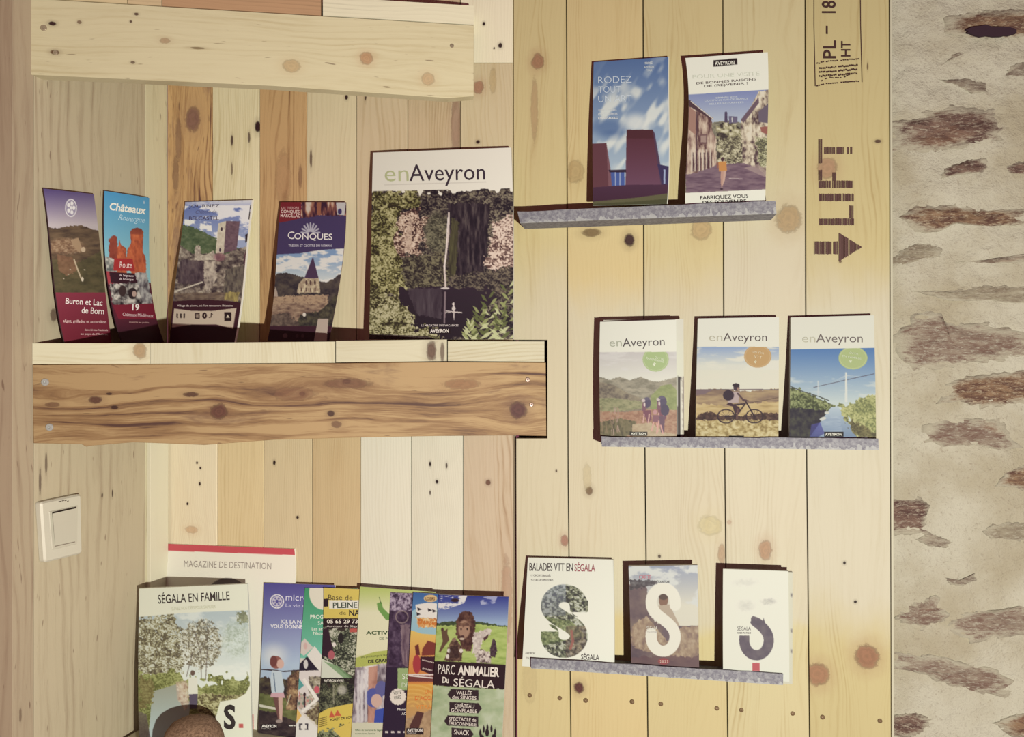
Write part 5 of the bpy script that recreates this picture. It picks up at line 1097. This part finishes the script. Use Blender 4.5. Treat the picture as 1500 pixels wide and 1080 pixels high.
# ---- lowest wooden shelf: magazines and leaflets in an overlapping row
GL = 'overlapping leaflets on the lowest wooden shelf'
def on_shelf(c, pts_l, pts_r, offb):
    return c
def vbot(u, off): return 540 - (ZS + .001 - ZC) * F / float(B.at(u, 540, off)[1])
def low_cover(lpts, rpts, offs, view, base, k=1.25):
    """leaflets stand on the shelf: carry both side lines down to its surface"""
    def ext(p):
        (xa, ya), (xb, yb) = p[-2], p[-1]; x = xb
        for _ in range(4): vb = vbot(x, offs[1]); x = xb + (vb - yb) * (xb - xa) / (yb - ya + 1e-9)
        return p[:-1] + [(x, vb)] if vb <= yb + 6 else p + [(x, vb)]
    return Cover(B, ext(lpts), ext(rpts), offs, view, base, k)
c = Cover(B, [(236.7, 796.5), (236, 860), (236, vbot(236, .03))], [(431.2, 804.2), (431.5, 860), (398, 1000), (378.5, 1073)], (.004, .030), VF, (228, 220, 196), 1.1)
c.put(1 - c.below([(160, 97), (870, 122)]), (204, 74, 82)); e_ = c.ell(515, 330, 105, 88); c.grad(e_, (110, 98, 98), (134, 122, 116), 240, 300)
c.put(c.ell(515, 330, 50, 46), (228, 220, 196)); c.put(c.poly([(640, 962), (652, 958), (653, 1060), (640, 1064)]), (204, 84, 88))
c.text('MAGAZINE DE DESTINATION', 286, 183, 34, 460, (150, 136, 124), 1.6, -.006)
leaflet('magazine', c, .003, 'white magazine with a red top band, Magazine de destination, behind the others', 'magazine', .03)
FM = Plane(204, 1.235, 364, 1.24)
vf = 540 - (ZS + .001 - ZC) * F / float(FM.at(280, 540, .05)[1])
c = Cover(FM, pxp(VF, (50, 297), (45, 700), (50, 1080)) + [(204.5, vf)], pxp(VF, (620, 272), (636, 700), (644, 1080)) + [(369.3, vf)], (.0, .05, .0, .003), VF, (226, 220, 194))
ph = c.below([(40, 448), (300, 425), (640, 412)]) * (c.X < np.interp(c.Y, [400, 700, 1100], [624, 632, 634])); c.clip = ph
c.grad(ph, (178, 188, 186), (220, 222, 206), 440, 760); c.clouds(ph * c.rect(0, 400, 700, 800), (228, 226, 210), 120, 60, 3, .4, .7, .7)
foliage(c, ph * (c.ell(130, 640, 150, 260, .12) + c.ell(110, 540, 150, 110, .2) > .4) * (c.noise(9, 8, 5, 3) > .12), [(96, 84, 64), (130, 120, 86), (166, 156, 116), (206, 204, 180)], 22, 4, 1.8)
foliage(c, ph * ((c.ell(372, 590, 98, 120, .25) + .35 * c.ell(372, 590, 125, 150, .3)) * (.45 + c.noise(16, 14, 6, 3)) > .46) * (c.noise(8, 7, 8, 3) > .22), [(104, 94, 74), (140, 128, 98), (180, 172, 140), (216, 214, 196)], 14, 9, 2.0, .95)
for a_ in ((378, 780, 376, 560), (400, 780, 410, 600), (376, 640, 340, 520), (380, 620, 420, 520), (300, 760, 330, 640)): c.put(c.seg(*a_, 5), (110, 96, 84), .7)
foliage(c, ph * c.ell(560, 560, 70, 90, .5), [(150, 160, 130), (190, 198, 176), (214, 220, 204)], 18, 14, 1.6, .6); foliage(c, ph * c.poly([(556, 420), (630, 416), (630, 480), (580, 490)]), [(110, 112, 80), (150, 150, 110)], 14, 3, 1.5, .9)
foliage(c, ph * c.below([(40, 740), (180, 730), (360, 790), (440, 770), (640, 755)]), [(98, 98, 48), (138, 140, 76), (172, 172, 104)], 40, 21, 1.5)
foliage(c, ph * c.poly([(360, 850), (640, 860), (600, 890), (480, 900), (440, 1000), (360, 960)]), [(90, 76, 50), (146, 136, 84), (190, 180, 130)], 14, 23, 1.8)
c.grad(ph * c.poly([(120, 840), (250, 800), (320, 900), (300, 1080), (100, 1080)]), (158, 158, 138), (176, 190, 184), 820, 1040); c.grad(ph * c.poly([(40, 940), (90, 960), (110, 1080), (40, 1080)]), (110, 96, 84), (70, 50, 56), 940, 1080, .8)
foliage(c, ph * c.poly([(50, 760), (130, 780), (120, 900), (60, 940)]), [(110, 96, 54), (150, 140, 84)], 16, 3, 1.5)
c.put(ph * c.ell(332, 742, 12, 14), (110, 84, 70)); c.put(ph * c.poly([(310, 765), (356, 765), (360, 852), (308, 856)]), (224, 218, 196)); c.put(c.poly([(312, 854), (358, 852), (356, 930), (318, 930)]), (92, 78, 96)); c.put(c.poly([(244, 790), (300, 780), (306, 900), (250, 880)]), (196, 164, 140), .6); c.tex(c.poly([(250, 800), (306, 790), (310, 920), (290, 940), (256, 880)]), [(160, 120, 100), (206, 180, 150), (226, 214, 190)], 12, 16, 2, 3, al=.8)
inv_ = c.poly([(476, 892), (560, 880), (610, 850), (640, 790), (800, 790), (800, 1300), (500, 1300), (486, 1080), (436, 1010), (458, 960)]); c.put(inv_, (226, 220, 194)); c.put((c.X > np.interp(c.Y, [400, 700, 1100], [624, 632, 634])).astype(float), (226, 220, 194))
c.put(c.rect(574, 1010, 598, 1032), (200, 84, 78))
c.text('SÉGALA EN FAMILLE', 150, 376, 44, 378, (62, 50, 48), -3, .008).text('SUIVEZ NOS IDÉES POUR S\'AMUSER', 222, 412, 16, 232, (200, 192, 160), -3, 0).text('S', 496, 1034, 118, 62, (44, 34, 34), 0, .03)
leaflet('magazine', c, .005, 'magazine Ségala en famille with trees and a walking family', 'magazine', .08)

def lowleaf(left, right, ot, ob, view, base): return low_cover(left, right, (ot, ob), view, base)
# microballade
c = lowleaf(pxp(VG, (75, 64), (60, 500), (35, 1062)), pxp(VG, (545, 78), (528, 500), (505, 1080)), .0145, .040, VG, (70, 66, 130))
c.grad(c.rect(0, 0, 700, 700), (84, 76, 146), (170, 190, 206), 70, 600); c.put(c.ell(140, 540, 70, 60, .9), (226, 226, 212), .7)
c.put(c.poly([(84, 450), (112, 402), (120, 406), (92, 458)]), (150, 150, 190), .6)
c.tex(c.below([(40, 700), (80, 680), (110, 690), (230, 700), (260, 640), (340, 640)]), [(40, 30, 40), (70, 58, 50), (100, 90, 60)], 30, 26, 3, 4)
c.tex(c.below([(40, 790), (120, 800), (340, 850)]), [(86, 88, 50), (120, 124, 70)], 30, 16, 3, 4); c.put(c.poly([(46, 862), (180, 890), (180, 906), (46, 880)]), (206, 200, 176)); c.tex(c.below([(40, 900), (160, 920), (340, 1000)]), [(48, 36, 42), (80, 64, 60)], 30, 20, 6, 4)
c.tex(c.poly([(230, 690), (300, 640), (320, 900), (220, 900)]), [(60, 40, 40), (130, 96, 70), (190, 160, 110)], 18, 20, 4, 4)
c.put(c.ell(156, 588, 40, 42), (150, 92, 80)); c.put(c.ell(184, 598, 24, 30), (212, 170, 150)); c.put(c.ell(140, 580, 24, 36), (120, 66, 60)); c.put(c.path([(60, 634), (130, 640), (210, 648), (304, 640)], 8), (60, 40, 44))
c.put(c.poly([(130, 640), (190, 646), (210, 760), (200, 800), (128, 796), (118, 700)]), (190, 204, 206)); c.put(c.seg(140, 660, 152, 780, 6), (90, 110, 130)); c.put(c.poly([(124, 790), (206, 786), (214, 820), (118, 816)]), (206, 160, 164))
c.put(c.poly([(136, 818), (170, 818), (190, 960), (168, 960)]), (116, 76, 70)); c.put(c.poly([(170, 818), (200, 816), (196, 970), (178, 960)]), (204, 166, 146)); c.put(c.ell(176, 975, 22, 12), (160, 140, 130)); c.put(c.path([(250, 800), (226, 870)], 6), (196, 190, 150))
c.put(c.ell(162, 187, 46, 47) - c.ell(162, 187, 39, 40), (232, 228, 220)); c.put(c.ell(162, 187, 33, 34), (196, 190, 200)); c.put(c.ell(162, 187, 10, 12), (90, 84, 150)); [c.put(c.ell(162 + 21 * math.cos(a_), 187 + 21 * math.sin(a_), 7, 7), (110, 104, 160)) for a_ in np.arange(0, 6.2, 1.05)]
c.put(c.rect(54, 996, 164, 1034), (40, 28, 34)); c.put(c.below([(0, 1058), (600, 1090)]), (40, 24, 34))
c.text('microballade', 218, 178, 40, 330, (222, 218, 226), 1.5, 0).text('La vie en vrai', 218, 222, 22, 220, (206, 204, 222), 1.5, -.004).text('ICI, LA NATURE', 186, 330, 24, 240, (232, 230, 224), 1, .02).text('VOUS DONNE DES AILES', 118, 362, 24, 360, (232, 230, 224), 1, .02)
c.text('AVEYRON', 60, 1018, 18, 98, (238, 232, 216), 0, .03).text('VIVRE VRAI', 60, 1031, 8, 60, (214, 204, 190), 0, .0).text('www', 238, 1010, 14, 46, (226, 222, 206), 0, .02)
leaflet('leaflet', c, .0012, 'purple-blue leaflet microballade with a girl in pale clothes, leftmost of the bottom row', 'leaflet', .02, GL)
# green programme
c = lowleaf(pxp(VG, (345, 95), (318, 500), (283, 1080)), pxp(VG, (690, 100), (670, 500), (640, 1080)), .0175, .043, VG, (214, 206, 190))
c.grad(c.rect(0, 0, 900, 560), (58, 150, 96), (110, 190, 160), 90, 540); c.put(c.ell(466, 130, 92, 112), (222, 216, 190)); c.put(c.poly([(310, 470), (346, 430), (400, 490), (340, 545), (308, 520)]), (206, 196, 180)); c.put(c.poly([(360, 540), (410, 480), (470, 560), (470, 650), (420, 640)]), (222, 216, 200)); c.put(c.ell(350, 480, 12, 22), (206, 160, 150), .7)
c.put(c.poly([(310, 600), (360, 548), (436, 640), (310, 644)]), (44, 34, 50)); c.put(c.ell(352, 600, 14, 30), (206, 200, 190)); c.put(c.ell(358, 680, 9, 40), (120, 90, 84)); c.put(c.rect(300, 646, 480, 900), (216, 208, 196)); c.tex(c.rect(370, 680, 480, 880), [(60, 50, 60), (150, 140, 110), (222, 214, 196)], 18, 20, 4, 3)
c.put(c.poly([(306, 690), (340, 740), (304, 770)]), (84, 160, 150)); c.put(c.ell(424, 766, 18, 24), (204, 90, 100)); c.put(c.poly([(330, 700), (346, 690), (440, 830), (430, 840), (330, 920), (322, 912), (410, 830)]), (232, 226, 210)); c.tex(c.poly([(304, 780), (400, 830), (320, 900), (298, 880)]), [(90, 110, 90), (190, 180, 160), (200, 120, 110)], 14, 20, 8, 3)
c.put(c.path([(344, 790), (344, 880)], 10), (50, 36, 46)); c.put(c.ell(344, 800, 9, 12), (60, 40, 44)); c.put(c.poly([(294, 890), (340, 960), (290, 1000)]), (224, 180, 90)); c.put(c.poly([(330, 930), (440, 1030), (420, 1090), (280, 1090), (290, 990)]), (222, 218, 204)); c.tex(c.poly([(340, 920), (440, 860), (440, 1010)]), [(80, 60, 50), (180, 170, 120)], 14, 14, 3, 3); c.put(c.rect(308, 990, 368, 1032), (60, 54, 64)); c.put(c.rect(318, 998, 358, 1024), (222, 218, 204)); c.put(c.rect(330, 984, 346, 1040), (222, 218, 204))
c.text('PROGRAMME', 380, 300, 26, 200, (222, 230, 206), 0, .02).text('SAISON', 430, 340, 24, 120, (222, 230, 206), 0, 0).text('Les activités', 390, 376, 18, 140, (222, 230, 206), 0, .015).text('Nature', 400, 404, 18, 90, (222, 230, 206), 0, .015)
leaflet('leaflet', c, .0012, 'green-topped leaflet of diamond-shaped photos, mostly hidden in the bottom row', 'leaflet', .02, GL)
# base de pleine nature
c = lowleaf(pxp(VG, (468, 95), (460, 500), (428, 1080)), pxp(VG, (860, 112), (850, 500), (820, 1080)), .0205, .046, VG, (60, 50, 44))
c.put(c.rect(0, 0, 1100, 300), (214, 190, 84)); c.put(c.rect(0, 170, 500, 222), (48, 30, 38)); c.put(c.rect(506, 180, 1100, 236), (226, 222, 200)); c.put(c.rect(0, 298, 1100, 366), (46, 28, 34))
foliage(c, c.rect(0, 366, 1100, 690), [(40, 40, 38), (76, 84, 62), (130, 136, 104), (196, 194, 170)], 26, 4, 1.8); c.put(c.poly([(455, 366), (500, 366), (540, 540), (500, 560), (455, 540)]), (52, 30, 44)); c.put(c.ell(520, 540, 22, 30), (176, 90, 96)); c.put(c.ell(538, 470, 12, 14), (222, 214, 200)); c.put(c.ell(582, 430, 20, 34), (40, 34, 36)); c.put(c.poly([(452, 560), (520, 590), (640, 690), (452, 690)]), (206, 210, 186)); c.put(c.poly([(470, 580), (560, 610), (660, 690), (600, 690)]), (110, 150, 96), .8)
c.put(c.rect(640, 366, 700, 390), (190, 84, 74)); c.put(c.rect(0, 690, 1100, 728), (40, 34, 34)); foliage(c, c.rect(0, 728, 1100, 900), [(34, 34, 34), (70, 72, 54), (120, 122, 90)], 30, 8, 1.6); c.put(c.rect(530, 735, 540, 860), (176, 172, 140), .6); c.put(c.ell(590, 770, 30, 30, .4), (206, 200, 180), .7)
yl = c.below([(430, 930), (500, 890), (600, 868), (700, 850), (860, 840)]); c.put(yl, (214, 188, 76)); c.put(c.poly([(505, 950), (520, 905), (545, 950)]), (204, 90, 60)); c.put(c.poly([(538, 940), (560, 900), (586, 940)]), (204, 90, 60)); foliage(c, c.below([(430, 1050), (560, 1010), (720, 960), (860, 950)]), [(50, 50, 40), (110, 120, 80), (160, 160, 120)], 20, 18, 1.5); c.put(c.poly([(530, 1030), (700, 960), (700, 1100), (600, 1100)]), (214, 186, 80))
for k in range(5): c.put(c.seg(440, 960 + k * 13, 490, 945 + k * 13, 4), (60, 44, 40))
c.text('Base de', 498, 176, 34, 160, (80, 66, 50), 1, -.006).text('PLEINE AIR', 530, 230, 36, 260, (70, 80, 66), -1, .015).text('de', 572, 274, 24, 44, (120, 104, 60), 0, -.006).text('NATURE', 636, 280, 36, 190, (52, 44, 44), 0, .02)
c.text('05 65 29 73 94', 490, 330, 24, 260, (230, 222, 200), 0, .02).text('Au coeur du Ségala', 488, 356, 13, 220, (206, 196, 180), 0, .01).text('AVEYRON VIVRE', 470, 716, 16, 130, (226, 220, 200), 0, .02).text('FORÊT DE LOISIRS', 512, 975, 14, 180, (60, 44, 40), -8, .02)
leaflet('leaflet', c, .0012, 'yellow and dark leaflet Base de pleine nature with a phone number', 'leaflet', .02, GL)
# activités
c = lowleaf(pxp(VG, (708, 88), (690, 400), (650, 1080)), [(638, 867.5), (634, 950), (622, 1080)], .0235, .049, VG, (214, 212, 160))
c.grad(c.rect(0, 0, 1400, 540), (176, 194, 92), (222, 220, 176), 88, 260); c.put(c.poly([(820, 200), (850, 190), (860, 230), (900, 270), (1200, 200), (1200, 300), (880, 310), (850, 270), (826, 240)]), (96, 150, 62), .9); c.put(c.seg(836, 160, 846, 200, 4), (60, 90, 40))
c.put(c.poly([(680, 560), (800, 520), (1400, 440), (1400, 580), (900, 590), (680, 622)]), (176, 184, 84)); c.tex(c.below([(680, 622), (900, 592), (1400, 580)]) * c.rect(0, 0, 1400, 985), [(110, 96, 104), (176, 166, 166), (222, 216, 206)], 30, 80, 4, 3, contrast=1.5)
c.put(c.poly([(765, 620), (825, 610), (810, 990), (760, 990)]), (190, 120, 90), .7); c.put(c.ell(800, 820, 56, 64), (84, 90, 160)); c.put(c.ell(850, 760, 40, 50), (96, 96, 150)); c.put(c.ell(818, 840, 36, 44), (206, 170, 150)); c.put(c.poly([(810, 900), (900, 880), (900, 990), (800, 990)]), (60, 80, 170)); [c.put(c.rect(x_, 640, x_ + 16, 980), (214, 210, 204), .8) for x_ in (690, 715, 740)]
c.put(c.below([(600, 985), (1400, 985)]), (206, 204, 170))
c.text('ACTIVITÉS', 748, 404, 22, 230, (70, 90, 56), 0, .025).text('DE PLEIN AIR', 836, 440, 16, 160, (120, 130, 100), 0, 0).text('Du printemps à l\'automne', 716, 560, 14, 230, (110, 112, 70), -5, 0).text('DE GRANDIR', 762, 594, 20, 190, (60, 50, 50), -5, .03).text('Office de tourisme du Ségala', 676, 1040, 10, 180, (90, 120, 80), 0, 0).text('ouvert toute l\'année', 676, 1062, 10, 130, (90, 120, 80), 0, 0)
leaflet('leaflet', c, .0012, 'pale green leaflet Activités with blue figures lower down', 'leaflet', .02, GL)
# dark one
c = lowleaf(pxp(VH, (55, 127), (30, 600), (8, 960)), [(668, 872), (662, 950), (655, 1080)], .0265, .052, VH, (54, 36, 58))
c.tex(c.rect(0, 0, 900, 620), [(48, 30, 52), (72, 52, 76), (104, 84, 104)], 20, 26, 5, 4); c.tex(c.rect(0, 110, 900, 250), [(60, 44, 66), (150, 130, 150), (210, 196, 206)], 12, 14, 7, 3, contrast=1.6, al=.8); c.put(c.ell(130, 290, 44, 44) - c.ell(130, 290, 36, 36), (160, 140, 130), .7); c.tex(c.poly([(120, 340), (180, 340), (176, 620), (130, 600)]), [(90, 66, 80), (160, 136, 134)], 10, 60, 5, 3, al=.8)
c.put(c.rect(0, 620, 900, 1200), (48, 32, 54)); c.put(c.rect(102, 626, 900, 770), (150, 176, 110)); m_ = np.maximum.reduce([c.ell(104 + 44 * math.cos(a_), 814 + 46 * math.sin(a_), 10, 10) for a_ in np.arange(0, 6.28, .393)] + [c.ell(104, 814, 45, 47)]); c.put(m_, (226, 216, 196)); c.put(c.rect(0, 1040, 900, 1052) * (np.floor(c.X / 20) % 2), (220, 208, 196))
c.text('SORTIR', 132, 698, 36, 150, (226, 228, 206), 0, 0).text('DE NUIT', 128, 752, 30, 150, (206, 214, 180), 0, 0).text('VISITE', 74, 802, 22, 52, (110, 110, 96), -8, 0).text('LIBRE', 80, 834, 22, 46, (110, 110, 96), -8, 0).text('Naucelle', 100, 905, 16, 90, (226, 220, 206), 0, .02).text('AOÛT', 128, 934, 16, 60, (226, 220, 206), 0, .02)
leaflet('leaflet', c, .0012, 'dark purple leaflet with a scalloped white badge in the bottom row', 'leaflet', .02, GL)
# orange one
c = lowleaf(pxp(VH, (205, 127), (180, 520), (148, 1080)), [(706, 874), (700, 960), (690, 1080)], .0295, .055, VH, (214, 160, 80))
c.grad(c.rect(0, 0, 900, 330), (56, 100, 160), (110, 160, 190), 130, 330); c.put(c.ell(290, 320, 130, 96), (150, 190, 196)); c.grad(c.below([(170, 370), (260, 400), (420, 410)]), (226, 190, 90), (214, 130, 60), 380, 660)
c.put(c.ell(318, 168, 44, 24), (214, 180, 120)); c.put(c.poly([(220, 210), (300, 195), (360, 200), (360, 300), (230, 290)]), (226, 222, 206)); [c.put(c.poly([(a_, b_), (a_ + 30, b_ + 14), (a_ + 4, b_ + 24)]), (50, 40, 46)) for a_, b_ in ((232, 226), (226, 258), (300, 232), (330, 238))]; c.tex(c.poly([(220, 290), (360, 300), (360, 360), (240, 355)]), [(190, 96, 50), (226, 170, 90), (232, 214, 170)], 12, 12, 2, 3)
c.put(c.poly([(216, 480), (240, 466), (250, 540), (224, 545)]), (110, 44, 40)); c.put(c.poly([(265, 500), (300, 446), (350, 460), (350, 540), (260, 545)]), (130, 56, 44)); c.put(c.ell(229, 600, 26, 62), (176, 56, 60)); c.put(c.poly([(252, 550), (350, 550), (350, 680), (252, 640)]), (66, 30, 40)); c.put(c.rect(170, 664, 900, 674), (222, 206, 190)); c.put(c.rect(160, 674, 900, 716), (120, 60, 54)); c.put(c.seg(180, 676, 330, 690, 8), (226, 214, 200))
c.grad(c.rect(0, 728, 900, 1300), (222, 160, 60), (196, 150, 90), 730, 940); n_ = (np.sin(np.hypot(c.X - 200, (c.Y - 880) * 1.4) / 6) > .3).astype(float); c.put(n_ * c.rect(0, 730, 900, 880), (230, 180, 86), .6); c.tex(c.below([(150, 960), (320, 900)]), [(150, 120, 90), (190, 160, 120)], 20, 20, 2, 3, al=.8); c.put(c.poly([(180, 1010), (230, 910), (275, 920), (240, 1030), (190, 1030)]), (90, 52, 48)); c.put(c.rect(160, 1020, 272, 1062), (44, 30, 34))
c.text('LOISIRS', 286, 178, 18, 60, (110, 70, 50), 0, .02).text('Chaussée', 232, 330, 30, 126, (206, 120, 50), 6, .03).text('UNE', 282, 796, 26, 60, (226, 130, 60), 0, 0).text('D\'ACCUEIL', 216, 838, 26, 170, (226, 120, 60), 0, 0).text('VITRAIL', 222, 896, 28, 130, (232, 150, 70), 0, 0).text('Laissez vous', 262, 575, 12, 80, (226, 206, 190), 14, .01).text('guider', 262, 630, 12, 70, (226, 206, 190), 14, .01)
c.text('AVEYRON', 164, 1044, 18, 100, (236, 228, 210), 0, .03).text('VIVRE VRAI', 164, 1058, 8, 60, (214, 204, 190), 0, 0)
leaflet('leaflet', c, .0012, 'orange and blue leaflet, mostly hidden behind the animal park leaflet', 'leaflet', .02, GL)
# parc animalier
c = low_cover(pxp(VH, (372, 142), (350, 500), (318, 1080)), pxp(VH, (833, 156), (806, 760), (790, 1080)), (.0325, .058, .0, .0), VH, (166, 184, 136), 1.3)
c.grad(c.rect(0, 0, 1000, 350), (52, 60, 140), (150, 176, 200), 150, 330); c.clouds(c.poly([(370, 150), (560, 150), (540, 200), (420, 240), (370, 240)]), (222, 222, 214), 60, 26, 3, .35, .55); c.put(c.ell(480, 180, 26, 12, .3), (60, 40, 44)); c.clouds(c.poly([(640, 160), (760, 150), (740, 200), (650, 210)]), (200, 204, 216), 50, 20, 7, .35, .6, .7)
c.tex(c.below([(350, 330), (440, 318), (600, 316), (700, 330), (830, 352)]), [(52, 66, 44), (84, 100, 60)], 20, 10, 3, 3); c.tex(c.below([(350, 346), (480, 345), (620, 336), (830, 358)]), [(140, 166, 76), (168, 190, 96), (182, 200, 112)], 60, 20, 3, 4)
c.tex(c.poly([(486, 320), (510, 270), (550, 248), (590, 262), (612, 320), (612, 420), (580, 520), (530, 500), (486, 400)]), [(62, 36, 36), (92, 60, 52), (120, 84, 66)], 16, 26, 4, 4); c.put(c.ell(540, 370, 38, 60, .15), (170, 132, 104)); c.put(c.ell(520, 370, 5, 6), (40, 24, 26)); c.put(c.ell(560, 370, 5, 6), (40, 24, 26)); c.put(c.ell(528, 420, 14, 10), (84, 54, 52)); c.put(c.ell(526, 434, 16, 8), (196, 176, 150)); c.tex(c.poly([(500, 330), (580, 320), (590, 350), (500, 352)]), [(90, 60, 54), (140, 104, 80)], 8, 10, 4, 3)
c.put(c.poly([(388, 370), (402, 360), (412, 380), (432, 366), (430, 400), (444, 440), (420, 470), (384, 524), (374, 520), (400, 450)]), (104, 78, 58)); c.put(c.ell(396, 372, 6, 12), (80, 56, 50))
c.tex(c.poly([(430, 500), (450, 450), (478, 424), (510, 470), (532, 500), (520, 580), (410, 575)]), [(64, 42, 44), (104, 76, 60), (140, 110, 84)], 12, 20, 8, 4); c.put(c.ell(474, 440, 14, 12), (140, 110, 90)); [c.put(c.ell(x_, y_, 12, 14), (222, 214, 196)) for x_, y_ in ((440, 512), (520, 512), (432, 550))]; c.put(c.poly([(446, 480), (500, 480), (508, 560), (440, 560)]), (54, 36, 38), .6)
c.tex(c.poly([(600, 390), (700, 366), (718, 380), (690, 430), (660, 440), (640, 530), (590, 530)]), [(176, 160, 150), (206, 194, 176), (224, 214, 196)], 14, 16, 3, 3); c.put(c.ell(706, 380, 13, 12), (214, 204, 184)); c.put(c.poly([(664, 430), (700, 400), (696, 426), (672, 448)]), (90, 60, 60))
c.tex(c.poly([(610, 540), (650, 500), (712, 520), (716, 590), (620, 590)]), [(90, 70, 70), (190, 176, 160), (222, 212, 194)], 12, 12, 3, 3, contrast=1.5); c.put(c.poly([(724, 450), (734, 432), (746, 450), (752, 510), (742, 556), (712, 548), (710, 500)]), (60, 42, 54)); c.tex(c.poly([(724, 450), (734, 432), (746, 450), (752, 510), (742, 556), (712, 548), (710, 500)]), [(50, 34, 44), (104, 84, 84)], 8, 12, 4, 3, al=.8)
c.put(c.poly([(300, 578), (440, 582), (640, 592), (840, 608), (840, 768), (600, 756), (300, 738)]), (52, 34, 38)); c.tex(c.below([(300, 738), (600, 756), (840, 768)]), [(150, 172, 124), (172, 188, 142), (190, 202, 164)], 70, 60, 3, 3)
bk = (58, 42, 46)
for (x0_, x1_, y_, arr) in ((452, 634, 762, 'l'), (443, 634, 848, 'r'), (430, 632, 936, 'l'), (457, 580, 1018, 'r')):
    p_ = [(x0_, y_), (x1_, y_ + 8), (x1_, y_ + 76), (x0_, y_ + 68)]
    c.put(c.poly(p_), bk); mid = y_ + 38
    c.put(c.poly([(x0_, y_ + 4), (x0_ - 22, mid), (x0_, y_ + 66)]) if arr == 'l' else c.poly([(x1_, y_ + 10), (x1_ + 22, mid + 4), (x1_, y_ + 74)]), bk)
for (x_, y_, rx_, ry_) in ((690, 1050, 13, 26), (645, 1052, 8, 20), (668, 1030, 7, 22), (692, 1018, 7, 20), (718, 1026, 7, 22), (742, 1048, 8, 20), (735, 1074, 14, 14), (655, 1078, 14, 12)): c.put(c.ell(x_, y_, rx_, ry_), (48, 38, 42)); c.put(c.poly([(x_ - 4, y_ - ry_ + 6), (x_, y_ - ry_ - 10), (x_ + 4, y_ - ry_ + 6)]), (48, 38, 42))
c.text('PARC', 366, 662, 62, 112, (232, 224, 204), 3, 0).text('ANIMALIER', 498, 668, 58, 272, (236, 228, 208), 3, .03).text('Du', 396, 722, 38, 42, (232, 224, 204), 2, .03).text('SÉGALA', 468, 744, 50, 272, (228, 220, 200), 3, .004)
w_ = (226, 216, 196)
c.text('VALLÉE', 486, 798, 24, 106, w_, 3, .012).text('des SINGES', 460, 828, 24, 160, w_, 3, .012).text('CHÂTEAU', 476, 884, 24, 130, w_, 3, .012).text('GONFLABLE', 452, 914, 24, 172, w_, 3, .012).text('SPECTACLE de', 440, 970, 22, 178, w_, 3, .012).text('FAUCONNERIE', 438, 1000, 22, 182, w_, 3, .012).text('SNACK', 472, 1062, 30, 100, w_, 3, .012)
leaflet('leaflet', c, .0016, 'leaflet Parc animalier du Ségala with a bear and other animals in a meadow', 'leaflet', .03, GL, glare=.38)
